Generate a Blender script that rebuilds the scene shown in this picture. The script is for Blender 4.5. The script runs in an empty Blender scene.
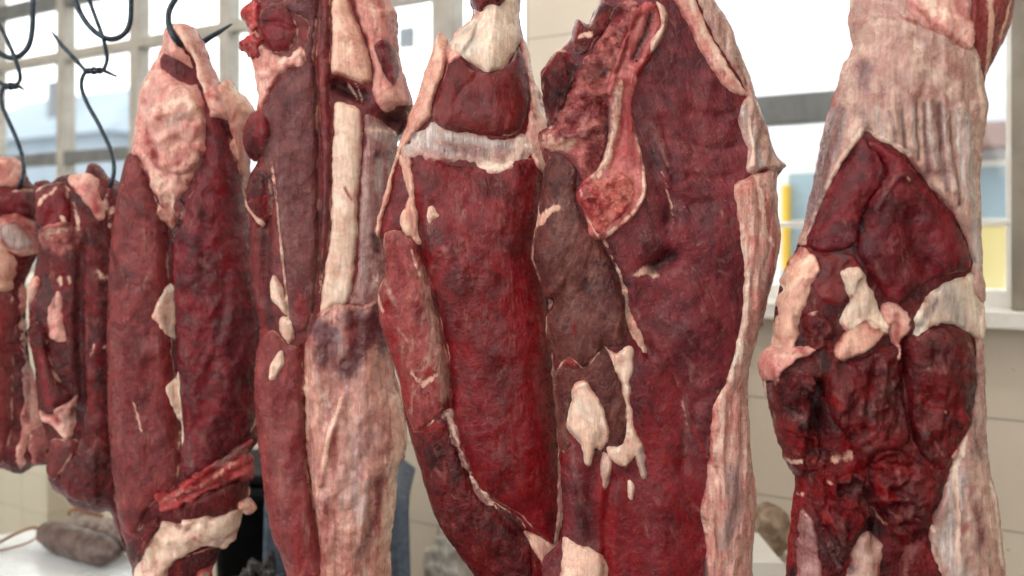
import bpy, bmesh, math, random
import numpy as np
from mathutils import Vector, Matrix
from mathutils.geometry import delaunay_2d_cdt

random.seed(7)
F = 1000.0; CX = 512.0; HY = 238.0; EYE = 1.55
scene = bpy.context.scene
COL = scene.collection

def W(px, py, D):
    return Vector(((px - CX) / F * D, D, EYE + (HY - py) / F * D))

# ------------------------------------------------------------------ materials
def s2l(c):
    return tuple((v / 12.92 if v <= 0.04045 else ((v + 0.055) / 1.055) ** 2.4) for v in [x / 255.0 for x in c]) + (1.0,)

class NT:
    def __init__(self, m):
        m.use_nodes = True
        self.t = m.node_tree; self.t.nodes.clear()
        self.out = self.t.nodes.new('ShaderNodeOutputMaterial')
    def n(self, typ, **kw):
        nd = self.t.nodes.new(typ)
        for k, v in kw.items(): setattr(nd, k, v)
        return nd
    def l(self, a, b): self.t.links.new(a, b)
    def val(self, sock, v):
        if isinstance(v, bpy.types.NodeSocket): self.l(v, sock)
        else: sock.default_value = v
    def noise(self, vec, scale, detail=3, rough=0.55, dist=0.0):
        nd = self.n('ShaderNodeTexNoise'); self.l(vec, nd.inputs['Vector'])
        nd.inputs['Scale'].default_value = scale; nd.inputs['Detail'].default_value = detail
        nd.inputs['Roughness'].default_value = rough; nd.inputs['Distortion'].default_value = dist
        return nd.outputs['Fac']
    def mr(self, v, a, b, c=0.0, d=1.0, smooth=True):
        nd = self.n('ShaderNodeMapRange'); nd.interpolation_type = 'SMOOTHSTEP' if smooth else 'LINEAR'
        self.val(nd.inputs[0], v)
        for i, x in zip((1, 2, 3, 4), (a, b, c, d)): nd.inputs[i].default_value = x
        return nd.outputs[0]
    def mix(self, f, a, b, blend='MIX'):
        nd = self.n('ShaderNodeMix', data_type='RGBA', blend_type=blend)
        self.val(nd.inputs[0], f); self.val(nd.inputs[6], a); self.val(nd.inputs[7], b)
        return nd.outputs[2]
    def math(self, op, a, b=0.0, c=0.0):
        nd = self.n('ShaderNodeMath', operation=op)
        self.val(nd.inputs[0], a); self.val(nd.inputs[1], b); self.val(nd.inputs[2], c)
        return nd.outputs[0]

def meat(name, c1, c2, fat=(222, 184, 164), mem=(176, 146, 142), dark=(30, 5, 9), red=(128, 7, 15),
         rough=0.30, sss=0.10, marble=0.0, fibre=0.0, stretch=0.10, bump=0.5, blood=0.0, sp=0.36, veincol=None,
         film=0.0, streak=None, veins=0.0, thin=None):
    """wet flesh: two tones in blotches, stretched fibres, marbling, film and the four pattern masks of the mesh"""
    m = bpy.data.materials.new(name); T = NT(m)
    tc = T.n('ShaderNodeTexCoord')
    mp = T.n('ShaderNodeMapping'); T.l(tc.outputs['Object'], mp.inputs[0])
    mp.inputs['Rotation'].default_value = (0, math.radians(fibre), 0)
    mp2 = T.n('ShaderNodeMapping'); T.l(mp.outputs[0], mp2.inputs[0]); mp2.inputs['Scale'].default_value = (1, 1, stretch)
    V = tc.outputs['Object']; Fv = mp2.outputs[0]
    blot = T.noise(V, 18, 6, 0.66, 1.0)
    fib = T.noise(Fv, 240, 3, 0.65, 0.5)
    fine = T.noise(V, 460, 2, 0.6)
    mid = T.noise(V, 95, 4, 0.65, 0.6)
    col = T.mix(T.mr(blot, 0.36, 0.64), s2l(c1), s2l(c2))
    if streak:
        sm_ = T.mr(T.noise(Fv, 75, 4, 0.6, 0.6), 0.46, 0.66)
        col = T.mix(T.math('MULTIPLY', sm_, streak[1]), col, s2l(streak[0]))
    if thin:      # the lean shows through where the fat is thin
        tm = T.mr(T.noise(V, 30, 5, 0.7, 1.0), 0.50, 0.74)
        col = T.mix(T.math('MULTIPLY', tm, thin[1]), col, s2l(thin[0]))
    k = T.math('MULTIPLY_ADD', fib, 0.9, 0.52)
    k = T.math('MULTIPLY', k, T.math('MULTIPLY_ADD', mid, 0.7, 0.66))
    hsv = T.n('ShaderNodeHueSaturation'); T.l(col, hsv.inputs['Color']); T.l(k, hsv.inputs['Value'])
    col = hsv.outputs['Color']
    if film:
        fm = T.math('MULTIPLY', T.mr(T.noise(Fv, 42, 5, 0.72, 1.0), 0.50, 0.80), T.mr(T.noise(V, 16, 3), 0.35, 0.62))
        col = T.mix(T.math('MULTIPLY', fm, film), col, s2l(mem))
    at = T.n('ShaderNodeAttribute', attribute_name='mk')
    sep = T.n('ShaderNodeSeparateColor'); T.l(at.outputs['Color'], sep.inputs[0])
    at2 = T.n('ShaderNodeAttribute', attribute_name='mk2')
    jit = T.math('MULTIPLY_ADD', T.math('ADD', mid, T.noise(Fv, 110, 3)), 1.1, -1.1)
    def msk(s, lo, hi):
        return T.mr(T.math('ADD', s, T.math('MULTIPLY', jit, T.math('MINIMUM', T.math('MULTIPLY', s, 3.0), 1.0))), lo, hi)
    if marble:
        w = T.noise(Fv, 60, 4, 0.6, 1.4)
        line = T.math('ABSOLUTE', T.math('SUBTRACT', w, 0.5))
        mm = T.math('MULTIPLY', T.mr(line, 0.0, 0.03, 1.0, 0.0), T.mr(T.noise(V, 30, 3), 0.50, 0.68))
        col = T.mix(T.math('MULTIPLY', mm, marble), col, s2l(veincol or fat))
        fat_specks = T.mr(T.noise(V, 190, 2), 0.70, 0.78)  # small fat-coloured specks scattered through the marbling
        col = T.mix(T.math('MULTIPLY', fat_specks, min(1.0, marble * 1.3)), col, s2l(fat))
    if blood:
        bw = T.noise(V, 44, 6, 0.7, 1.8)
        col = T.mix(T.math('MULTIPLY', T.mr(bw, 0.50, 0.72), blood), col, s2l(red))
    if veins:
        vn_ = T.noise(V, 34, 4, 0.6, 2.2)
        vl = T.math('MULTIPLY', T.mr(T.math('ABSOLUTE', T.math('SUBTRACT', vn_, 0.5)), 0.0, 0.022, 1.0, 0.0), T.mr(T.noise(V, 28, 2), 0.48, 0.62))
        col = T.mix(T.math('MULTIPLY', vl, veins), col, s2l(red))
    fat_c = T.mix(T.mr(blot, 0.35, 0.65), s2l(fat), s2l(tuple(int(v * f) for v, f in zip(fat, (0.93, 0.82, 0.80)))))
    mem_c = T.mix(T.mr(fib, 0.35, 0.65), s2l(mem), s2l(tuple(int(v * 0.72) for v in mem)))
    col = T.mix(T.math('MULTIPLY', msk(sep.outputs[2], 0.08, 1.0), 0.85), col, s2l(red))
    col = T.mix(T.math('MULTIPLY', msk(sep.outputs[1], 0.08, 1.05), 0.9), col, mem_c)
    col = T.mix(msk(sep.outputs[0], 0.28, 0.72), col, fat_c)
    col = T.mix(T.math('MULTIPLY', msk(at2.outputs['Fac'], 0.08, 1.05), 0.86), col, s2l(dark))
    b = T.n('ShaderNodeBsdfPrincipled')
    T.l(col, b.inputs['Base Color'])
    if name.startswith('lean'): sp *= 0.75; sss *= 0.6; rough -= 0.03
    r = T.mr(T.noise(V, 60, 4, 0.65), 0.3, 0.7, rough - 0.12, rough + 0.16)
    T.l(r, b.inputs['Roughness'])
    b.inputs['Subsurface Weight'].default_value = sss
    b.inputs['Subsurface Radius'].default_value = (1.0, 0.28, 0.18)
    b.inputs['Subsurface Scale'].default_value = 0.012
    b.inputs['Specular IOR Level'].default_value = sp
    h = T.math('ADD', T.math('MULTIPLY', fib, 1.0), T.math('ADD', T.math('MULTIPLY', fine, 0.35), T.math('MULTIPLY', mid, 1.9)))
    bp = T.n('ShaderNodeBump'); bp.inputs['Strength'].default_value = bump; bp.inputs['Distance'].default_value = 0.004
    T.l(h, bp.inputs['Height']); T.l(bp.outputs[0], b.inputs['Normal'])
    # thin wet film over everything
    b.inputs['Coat Weight'].default_value = 0.0
    T.l(T.mr(T.noise(V, 26, 3), 0.42, 0.66, 0.0, 0.16 if name.startswith('lean') else 0.55), b.inputs['Coat Weight']); b.inputs['Coat Roughness'].default_value = 0.10
    bc = T.n('ShaderNodeBump'); bc.inputs['Strength'].default_value = 0.40; bc.inputs['Distance'].default_value = 0.004
    T.l(T.math('ADD', mid, T.math('MULTIPLY', T.noise(Fv, 150, 2), 0.6)), bc.inputs['Height']); T.l(bc.outputs[0], b.inputs['Coat Normal'])
    T.l(b.outputs[0], T.out.inputs[0])
    return m

def plain(name, c1, c2=None, rough=0.5, metal=0.0, scale=20, bump=0.0, stretch=(1, 1, 1), sp=0.5, detail=4):
    m = bpy.data.materials.new(name); T = NT(m)
    tc = T.n('ShaderNodeTexCoord'); mp = T.n('ShaderNodeMapping'); T.l(tc.outputs['Object'], mp.inputs[0])
    mp.inputs['Scale'].default_value = stretch
    nz = T.noise(mp.outputs[0], scale, detail, 0.6, 0.3)
    b = T.n('ShaderNodeBsdfPrincipled')
    T.l(T.mix(T.mr(nz, 0.35, 0.65), s2l(c1), s2l(c2 or c1)), b.inputs['Base Color'])
    T.l(T.mr(nz, 0.3, 0.7, max(0.03, rough - 0.08), rough + 0.08), b.inputs['Roughness'])
    b.inputs['Metallic'].default_value = metal; b.inputs['Specular IOR Level'].default_value = sp
    if bump:
        bp = T.n('ShaderNodeBump'); bp.inputs['Strength'].default_value = bump; bp.inputs['Distance'].default_value = 0.004
        T.l(nz, bp.inputs['Height']); T.l(bp.outputs[0], b.inputs['Normal'])
    T.l(b.outputs[0], T.out.inputs[0])
    return m

def tile_mat(name, c, grout, tw, th, vec_rot=0.0, off=(0, 0, 0)):
    m = bpy.data.materials.new(name); T = NT(m)
    tc = T.n('ShaderNodeTexCoord'); mp = T.n('ShaderNodeMapping'); T.l(tc.outputs['Object'], mp.inputs[0])
    mp.inputs['Rotation'].default_value = (math.radians(-90), 0, 0); mp.inputs['Location'].default_value = off
    br = T.n('ShaderNodeTexBrick'); T.l(mp.outputs[0], br.inputs['Vector'])
    br.offset = 0.0
    br.inputs['Color1'].default_value = s2l(c); br.inputs['Color2'].default_value = s2l(tuple(int(v * 0.97) for v in c))
    br.inputs['Mortar'].default_value = s2l(grout); br.inputs['Scale'].default_value = 1.0
    br.inputs['Mortar Size'].default_value = 0.0028; br.inputs['Mortar Smooth'].default_value = 0.2
    br.inputs['Brick Width'].default_value = tw; br.inputs['Row Height'].default_value = th
    nz = T.noise(tc.outputs['Object'], 4, 5)
    col = T.mix(T.mr(nz, 0.4, 0.7, 0, 0.25), br.outputs['Color'], s2l(tuple(int(v * 0.88) for v in c)))
    spots = T.mr(T.noise(tc.outputs['Object'], 30, 2), 0.74, 0.78)
    col = T.mix(T.math('MULTIPLY', spots, 0.5), col, s2l((110, 95, 85)))
    b = T.n('ShaderNodeBsdfPrincipled'); T.l(col, b.inputs['Base Color']); b.inputs['Roughness'].default_value = 0.4
    T.l(b.outputs[0], T.out.inputs[0])
    return m

# ------------------------------------------------------------------ numpy helpers
def vnoise(x, y, seed=0):
    xi = np.floor(x).astype(np.int64); yi = np.floor(y).astype(np.int64)
    xf = x - xi; yf = y - yi
    u = xf * xf * (3 - 2 * xf); v = yf * yf * (3 - 2 * yf)
    def h(a, b):
        n = (a * 374761393 + b * 668265263 + seed * 1442695041) & 0xffffffff
        n = ((n ^ (n >> 13)) * 1274126177) & 0xffffffff
        n = (n ^ (n >> 16)) & 0xffff
        return n / 32767.5 - 1.0
    return (h(xi, yi) * (1 - u) + h(xi + 1, yi) * u) * (1 - v) + (h(xi, yi + 1) * (1 - u) + h(xi + 1, yi + 1) * u) * v

def fbm(x, y, seed=0, o=3):
    s = np.zeros_like(x); a = 1.0
    for i in range(o):
        s += a * vnoise(x * 2 ** i, y * 2 ** i, seed + i * 17); a *= 0.5
    return s / 1.75

def dist_line(P, L, closed=False):
    L = np.asarray(L, float)
    A = L if closed else L[:-1]
    B = np.roll(L, -1, 0) if closed else L[1:]
    out = np.full(len(P), 1e9)
    for i in range(0, len(P), 4000):
        p = P[i:i + 4000]
        d = B - A; l2 = np.maximum((d ** 2).sum(1), 1e-9)
        t = np.clip(((p[:, None, :] - A[None]) * d[None]).sum(2) / l2[None], 0, 1)
        q = A[None] + t[..., None] * d[None]
        out[i:i + 4000] = np.sqrt(((p[:, None, :] - q) ** 2).sum(2).min(1))
    return out

def inside(P, L):
    L = np.asarray(L, float); A = L; B = np.roll(L, -1, 0)
    res = np.zeros(len(P), bool)
    for i in range(0, len(P), 4000):
        x = P[i:i + 4000, 0][:, None]; y = P[i:i + 4000, 1][:, None]
        c = (A[None, :, 1] > y) != (B[None, :, 1] > y)
        dy = np.where(np.abs(B[:, 1] - A[:, 1]) < 1e-12, 1e-12, B[:, 1] - A[:, 1])
        xx = A[None, :, 0] + (y - A[None, :, 1]) / dy[None] * (B[:, 0] - A[:, 0])[None]
        res[i:i + 4000] = ((c & (x < xx)).sum(1) % 2) == 1
    return res

def catmull(L, step, closed=True):
    L = np.asarray(L, float); n = len(L); out = []
    for i in range(n if closed else n - 1):
        if closed: p0, p1, p2, p3 = L[(i - 1) % n], L[i], L[(i + 1) % n], L[(i + 2) % n]
        else: p0, p1, p2, p3 = L[max(i - 1, 0)], L[i], L[i + 1], L[min(i + 2, n - 1)]
        k = max(1, int(round(np.linalg.norm(p2 - p1) / step)))
        tau = 0.42
        for t in np.arange(k) / k:
            m1 = tau * (p2 - p0); m2 = tau * (p3 - p1)
            out.append((2 * t**3 - 3 * t**2 + 1) * p1 + (t**3 - 2 * t**2 + t) * m1 + (-2 * t**3 + 3 * t**2) * p2 + (t**3 - t**2) * m2)
    if not closed: out.append(L[-1])
    return np.array(out)

def band(line, widths):
    """polygon of a strip that follows a line, one width per point"""
    L = np.asarray(line, float); n = len(L)
    if not hasattr(widths, '__len__'): widths = [widths] * n
    t = np.gradient(L, axis=0); t /= np.linalg.norm(t, axis=1)[:, None]
    nn = np.stack([-t[:, 1], t[:, 0]], 1) * (np.asarray(widths, float)[:, None] / 2)
    return [tuple(p) for p in (L + nn)] + [tuple(p) for p in (L - nn)[::-1]]

def prof(d, R):
    q = 1 - np.clip(d / R, 0, 1)
    return np.sqrt(np.maximum(0, 1 - q * q))

def flecks(box, n, ch, ln, w, amt, ang=90, spread=25, seed=0):
    """short random strokes inside a box, roughly along one direction: scraps of fat and film on the flesh"""
    rnd = random.Random(seed); out = []
    for i in range(n):
        x = rnd.uniform(box[0], box[2]); y = rnd.uniform(box[1], box[3]); a = math.radians(ang + rnd.uniform(-spread, spread)); l = rnd.uniform(*ln)
        pts = [(x, y)]
        for j in range(3):
            a += rnd.uniform(-.5, .5); pts.append((pts[-1][0] + math.cos(a) * l / 3, pts[-1][1] + math.sin(a) * l / 3))
        out.append((ch, pts, rnd.uniform(*w), rnd.uniform(*amt)))
    return out

def outline(poly, step, rag, seed, ragscale=9):
    C = catmull(poly, step)
    if rag:
        n = np.roll(C, -1, 0) - np.roll(C, 1, 0); n = np.stack([n[:, 1], -n[:, 0]], 1)
        n /= np.maximum(np.linalg.norm(n, axis=1), 1e-6)[:, None]
        w = vnoise(C[:, 0] / ragscale, C[:, 1] / ragscale, seed) * 0.6 + vnoise(C[:, 0] / (ragscale * .4), C[:, 1] / (ragscale * .4), seed + 5) * 0.4
        C = C + n * (w * rag)[:, None]
    return C

def tri(C, step):
    """triangulate the inside of outline C: rows near the rim, a jittered grid further in"""
    mn = C.min(0); mx = C.max(0)
    gx, gy = np.meshgrid(np.arange(mn[0], mx[0], step), np.arange(mn[1], mx[1], step * 0.87))
    gx = gx + (np.arange(gx.shape[0]) % 2)[:, None] * step * 0.5
    P = np.stack([gx.ravel(), gy.ravel()], 1)
    P = P[inside(P, C)]
    if len(P): P = P[dist_line(P, C, True) > step * 0.55]
    pts = [Vector(p) for p in C] + [Vector(p) for p in P]
    n = len(C)
    vs, es, fs, ov, oe, of = delaunay_2d_cdt(pts, [(i, (i + 1) % n) for i in range(n)], [], 0, 1e-4)
    V = np.array([(v.x, v.y) for v in vs])
    Tn = np.array([f for f in fs if len(f) == 3])
    cen = V[Tn].mean(1)
    return V, Tn[inside(cen, C)]

def new_obj(name, me, mat=None, parent=None):
    o = bpy.data.objects.new(name, me); COL.objects.link(o)
    if mat: me.materials.append(mat)
    if parent: o.parent = parent
    return o

def tag(o, label=None, cat=None, group=None, kind=None):
    if label: o['label'] = label
    if cat: o['category'] = cat
    if group: o['group'] = group
    if kind: o['kind'] = kind
    return o

def empty(name, loc, rz=0.0):
    o = bpy.data.objects.new(name, None); COL.objects.link(o); o.location = loc; o.rotation_euler = (0, 0, rz)
    o.empty_display_size = 0.05
    return o

# ------------------------------------------------------------------ meat builder
CH = {'fat': 0, 'mem': 1, 'red': 2, 'dark': 3}
class Cut:
    def __init__(s, label, D, poly, mat, T=28, R=45, Tb=20, rag=1.2, feats=(), paint=(), und=3.0, seed=1, step=2.5, tilt=0.0, scraps=(), edge=(('fat', 1.6, 0.7, 16), ('mem', 4.0, 0.6, 24)), name='hanging_beef_cut'):
        s.D = D; s.k = D / F; s.seed = seed; s.feats = (); s.scraps = list(scraps); s.paint = list(paint) + s.scraps
        s.T = T; s.R = R; s.edge = edge; s.Tb = Tb; s.und = und; s.layers = []; s.tilt = tilt
        s.C = outline(poly, 2.6, rag, seed)
        s.cx = s.C[:, 0].mean(); s.by = s.C[:, 1].max()
        s.root = empty(name, W(s.cx, s.by, D))
        tag(s.root, label, 'meat', 'beef cuts hanging in a row')
        s.feats = [(s.on_surface(L_), w_, a_) for (L_, w_, a_) in feats]
        s.paint = [(c_, s.on_surface(L_), w_, a_) for (c_, L_, w_, a_) in s.paint]
        V, Tn = tri(s.C, step)
        Vb, Tb_ = tri(s.C, 9.0)
        hb = -s.Tb * prof(dist_line(Vb, s.C, True), s.R * 0.9)
        s.flesh = s.mesh('flesh', V, Tn, s.base(V), Vb, Tb_, hb, mat, s.root)
    def base(s, P):
        d = dist_line(P, s.C, True); ins = inside(P, s.C)
        d = np.where(ins, d, 0)
        pr = prof(d, s.R)
        h = s.T * pr + s.und * pr * fbm(P[:, 0] / 55, P[:, 1] / 70, s.seed + 3) + 0.35 * pr * s.und * fbm(P[:, 0] / 14, P[:, 1] / 24, s.seed + 8)
        for (L, w, a) in s.feats:
            h = h + a * np.exp(-(dist_line(P, L) / w) ** 2) * np.minimum(pr * 1.5, 1)
        return h
    def on_surface(s, L):  # shrinks image points toward the camera axis by their height on the flesh
        L = np.asarray(L, float); h = np.clip(s.height(L), 0, None)
        c0 = np.array([CX, HY]) + 0.0
        return c0 + (L - c0) * (1 - h / F)[:, None]
    def height(s, P):
        h = s.base(P)
        for (C, fn) in s.layers:
            i = inside(P, C)
            if i.any(): h[i] = np.maximum(h[i], fn(P[i], h[i]))
        return h
    def masks(s, P, paint):
        m = np.zeros((len(P), 4))
        for (ch, L, w, a) in paint:
            L = list(L)
            if w < 0:   # filled area with a soft rim
                d = dist_line(P, L, True); i = inside(P, L)
                v = np.clip(0.5 + np.where(i, d, -d) / (-w), 0, 1) * a
            else:
                v = a * np.exp(-(dist_line(P, L) / w) ** 2)
            m[:, CH[ch]] = np.maximum(m[:, CH[ch]], v)
        return m
    def mesh(s, name, V, Tn, h, Vb, Tb_, hb, mat, parent, paint=None, edge=None):
        k = s.k; n = len(V)
        def co(P, hh): return np.stack([(P[:, 0] - s.cx) * k, -hh * k, (s.by - P[:, 1]) * k], 1)
        X = np.concatenate([co(V, h), co(Vb, hb)])
        # face winding: front looks towards -y
        a = V[Tn]; cr = (a[:, 1, 0] - a[:, 0, 0]) * (a[:, 2, 1] - a[:, 0, 1]) - (a[:, 1, 1] - a[:, 0, 1]) * (a[:, 2, 0] - a[:, 0, 0])
        Tn = np.where((cr > 0)[:, None], Tn[:, ::-1], Tn)
        a = Vb[Tb_]; cr = (a[:, 1, 0] - a[:, 0, 0]) * (a[:, 2, 1] - a[:, 0, 1]) - (a[:, 1, 1] - a[:, 0, 1]) * (a[:, 2, 0] - a[:, 0, 0])
        Tb2 = np.where((cr < 0)[:, None], Tb_[:, ::-1], Tb_) + n
        me = bpy.data.meshes.new(name)
        me.from_pydata([tuple(v) for v in X], [], [tuple(map(int, f)) for f in np.concatenate([Tn, Tb2])])
        m = s.masks(np.concatenate([V, Vb]), s.paint if paint is None else paint)
        if edge:
            for (ch, C, w, a, sc) in edge:
                Q = np.concatenate([V, Vb]); d = dist_line(Q, C, True)
                n_ = np.clip(0.5 + 1.4 * fbm(Q[:, 0] / sc, Q[:, 1] / sc, s.seed + 41), 0, 1)
                m[:, CH[ch]] = np.maximum(m[:, CH[ch]], a * n_ * np.exp(-(d / w) ** 2))
        at = me.attributes.new('mk', 'FLOAT_COLOR', 'POINT')
        col = np.ones((len(X), 4)); col[:, :3] = m[:, :3]
        at.data.foreach_set('color', col.ravel().astype(np.float32))
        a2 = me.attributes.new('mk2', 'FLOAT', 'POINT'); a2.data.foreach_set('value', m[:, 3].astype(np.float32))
        bm = bmesh.new(); bm.from_mesh(me); bmesh.ops.remove_doubles(bm, verts=bm.verts, dist=1e-6)
        for f in bm.faces: f.smooth = True
        bm.to_mesh(me); bm.free()
        return new_obj(name, me, mat, parent)
    def part(s, name, poly, mat, b=6.0, r=14.0, lift=1.5, thick=5.0, rag=1.0, step=2.1, paint=(), wr=None, parent=None, label=None, feats=(), und=0.5, ragscale=9, hang=0.0, edge=None):
        lean = mat.name.startswith('lean')
        if lean:
            b *= 0.62
            if wr: wr = (wr[0] * 0.55, wr[1] * 1.5, wr[2] * 1.5) if len(wr) < 4 else wr
            rag = rag * 1.3
        else:
            b *= 0.75; rag = rag * 1.7; lift *= 0.8
        seed = s.seed * 31 + len(s.layers) * 7
        # traced points scaled about the camera axis, so on the flesh they keep their pixels
        poly = s.on_surface(poly)
        paint = [(c_, s.on_surface(L_), w_, a_) for (c_, L_, w_, a_) in paint]
        feats = [(s.on_surface(L_), w_, a_) for (L_, w_, a_) in feats]
        C = outline(poly, 2.2, rag, seed, ragscale)
        def fn(P, base):
            d = dist_line(P, C, True); pr = prof(d, r)
            h = base + lift * np.minimum(d / 1.5, 1) + b * pr + und * pr * fbm(P[:, 0] / 9, P[:, 1] / 14, seed)
            if wr:
                q = fbm(P[:, 0] / wr[1], P[:, 1] / wr[2], seed + 2)
                if len(wr) > 3: q = 0.9 - 2.2 * np.abs(q)
                h = h + wr[0] * pr * q
            for (L, w, a) in feats: h = h + a * np.exp(-(dist_line(P, L) / w) ** 2) * np.minimum(pr * 1.5, 1)
            return h
        V, Tn = tri(C, step); B = s.height(V)
        h = fn(V, B)
        Vb, Tb_ = tri(C, max(step * 2, 4.0)); Bb = s.height(Vb)
        hb = Bb - thick * prof(dist_line(Vb, C, True), 4.0)
        paint = list(paint) + s.scraps
        if edge is None:
            edge = (s.edge if lean else ([('red', 3.0, 0.7, 12)] if r > 5 else []))
        edge = [(ch, C, w, a, sc) for (ch, w, a, sc) in edge]
        o = s.mesh(name, V, Tn, h, Vb, Tb_, hb, mat, parent or s.root, paint, edge)
        if label: o['label'] = label
        s.layers.append((C, fn))
        return o

# ------------------------------------------------------------------ other mesh helpers
def box_bm(bm, x0, x1, y0, y1, z0, z1, bev=0.0):
    r = bmesh.ops.create_cube(bm, size=1.0)
    bmesh.ops.scale(bm, vec=(x1 - x0, y1 - y0, z1 - z0), verts=r['verts'])
    bmesh.ops.translate(bm, vec=((x0 + x1) / 2, (y0 + y1) / 2, (z0 + z1) / 2), verts=r['verts'])
    if bev:
        es = list({e for v in r['verts'] for e in v.link_edges})
        bmesh.ops.bevel(bm, geom=es, offset=bev, segments=2, affect='EDGES', profile=0.5)

def from_bm(name, bm, mat, parent=None, smooth=False):
    me = bpy.data.meshes.new(name)
    if smooth:
        for f in bm.faces: f.smooth = True
    bm.to_mesh(me); bm.free()
    return new_obj(name, me, mat, parent)

def tube_bm(bm, pts, rad, seg=10, smooth_n=6):
    P = [Vector(p) for p in catmull3(pts, smooth_n)]
    n = len(P)
    rr = rad if hasattr(rad, '__len__') else [rad] * len(pts)
    R = np.interp(np.linspace(0, len(rr) - 1, n), np.arange(len(rr)), rr)
    t0 = (P[1] - P[0]).normalized()
    up = Vector((0, 1, 0)) if abs(t0.y) < 0.9 else Vector((1, 0, 0))
    nrm = (up - t0 * up.dot(t0)).normalized()
    rings = []
    for i in range(n):
        t = (P[min(i + 1, n - 1)] - P[max(i - 1, 0)]).normalized()
        nrm = (nrm - t * nrm.dot(t)).normalized(); bn = t.cross(nrm)
        rings.append([bm.verts.new(P[i] + (nrm * math.cos(a) + bn * math.sin(a)) * R[i]) for a in [2 * math.pi * j / seg for j in range(seg)]])
    for i in range(n - 1):
        for j in range(seg):
            bm.faces.new((rings[i][j], rings[i][(j + 1) % seg], rings[i + 1][(j + 1) % seg], rings[i + 1][j]))
    bm.faces.new(rings[0][::-1]); bm.faces.new(rings[-1])

def catmull3(pts, k):
    L = [np.asarray(p, float) for p in pts]; n = len(L); out = []
    for i in range(n - 1):
        p0, p1, p2, p3 = L[max(i - 1, 0)], L[i], L[i + 1], L[min(i + 2, n - 1)]
        for t in np.arange(k) / k:
            m1 = 0.5 * (p2 - p0); m2 = 0.5 * (p3 - p1)
            out.append((2*t**3-3*t**2+1)*p1 + (t**3-2*t**2+t)*m1 + (-2*t**3+3*t**2)*p2 + (t**3-t**2)*m2)
    out.append(L[-1])
    return out

# ------------------------------------------------------------------ flesh materials
M = {}
M['lean_brown'] = meat('lean_purple_brown', (118, 40, 47), (80, 21, 29), marble=0.14, fibre=20, film=0.2, mem=(150, 96, 92))
M['lean_grey'] = meat('lean_grey_brown', (104, 50, 44), (74, 28, 28), marble=0.16, fibre=-20, bump=0.6, film=0.35, mem=(150, 104, 92))
M['lean_grey2'] = meat('lean_grey_mauve', (112, 58, 58), (86, 36, 40), marble=0.10, bump=0.6, film=0.3, mem=(146, 106, 100))
M['lean_red'] = meat('lean_red', (118, 16, 23), (82, 5, 12), marble=0.16, fibre=4, film=0.3, mem=(156, 80, 76), bump=0.4)
M['lean_steak'] = meat('lean_dull_red', (114, 32, 32), (84, 16, 19), marble=0.08, film=0.15, bump=0.4, rough=0.34)
M['lean_deep'] = meat('lean_deep_red', (98, 10, 15), (58, 3, 8), marble=0.15, bump=0.6, film=0.16, rough=0.24, mem=(150, 80, 76))
M['lean_wine'] = meat('lean_wine_red', (112, 17, 29), (72, 7, 17), marble=0.10, fibre=10, film=0.2, rough=0.28, mem=(140, 84, 82))
M['lean_mauve'] = meat('lean_mauve_red', (124, 46, 46), (90, 22, 26), marble=0.16, film=0.28, rough=0.34, mem=(150, 94, 90))
M['lean_pink'] = meat('lean_pink_film', (152, 66, 64), (110, 32, 34), marble=0.3, fibre=-12, film=0.6, mem=(190, 140, 126), sss=0.2)
M['lean_bloody'] = meat('lean_bloody', (110, 12, 17), (52, 2, 7), marble=0.22, fibre=30, bump=0.9, blood=0.5, rough=0.22, stretch=0.5, film=0.2)
M['fat_cream'] = meat('fat_cream', (232, 206, 186), (220, 180, 160), fat=(240, 220, 200), bump=0.3, sss=0.3, red=(150, 40, 40), dark=(96, 34, 34), thin=((200, 130, 116), .5), veins=.25)
M['fat_pink'] = meat('fat_pink', (226, 178, 162), (204, 134, 124), fat=(240, 212, 192), sss=0.3, bump=0.45, blood=0.25, red=(140, 22, 26), dark=(70, 16, 20), thin=((164, 60, 58), .75), veins=.5, mem=(206, 172, 164))
M['fat_tan'] = meat('fat_tan', (226, 182, 160), (202, 146, 130), fat=(238, 208, 184), sss=0.35, bump=0.4, red=(146, 24, 24), dark=(80, 20, 22), thin=((176, 80, 66), .6), veins=.35)
M['fat_streak'] = meat('fat_streaky', (230, 184, 168), (206, 132, 120), fat=(242, 218, 202), sss=0.3, bump=0.8, stretch=0.07, blood=0.2, red=(150, 32, 34), marble=0.5, veincol=(242, 224, 212), streak=((172, 78, 76), .5))
M['skin'] = meat('silverskin_grey', (204, 170, 154), (172, 126, 116), fat=(236, 212, 194), rough=0.22, sss=0.15, bump=0.5, stretch=0.05, red=(140, 36, 36), dark=(74, 28, 38), mem=(214, 198, 192), streak=((128, 74, 76), .38), thin=((172, 108, 102), .5), veins=.45, sp=.5)
M['skin_mauve'] = meat('silverskin_mauve', (176, 132, 124), (132, 80, 80), fat=(232, 204, 186), rough=0.24, sss=0.15, bump=0.45, stretch=0.07, red=(120, 22, 26), dark=(60, 16, 26), mem=(204, 182, 174), streak=((110, 52, 56), .6), veins=.3, sp=.5)
M['tendon'] = meat('tendon_white', (236, 220, 200), (218, 188, 166), fat=(242, 228, 210), rough=0.3, sss=0.25, bump=0.45, stretch=0.07, red=(150, 46, 42), dark=(110, 70, 66), mem=(196, 182, 172), streak=((200, 160, 142), .6), thin=((196, 136, 120), .4))
M['bone'] = meat('bone_pale', (200, 116, 110), (156, 52, 56), fat=(240, 208, 186), rough=0.32, sss=0.2, bump=0.6, blood=0.45, red=(126, 10, 16), thin=((150, 34, 36), .6))
M['marrow'] = meat('bone_marrow', (216, 124, 110), (172, 54, 52), rough=0.34, sss=0.2, bump=1.0, blood=0.6, red=(126, 10, 16), stretch=1.0)
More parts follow.
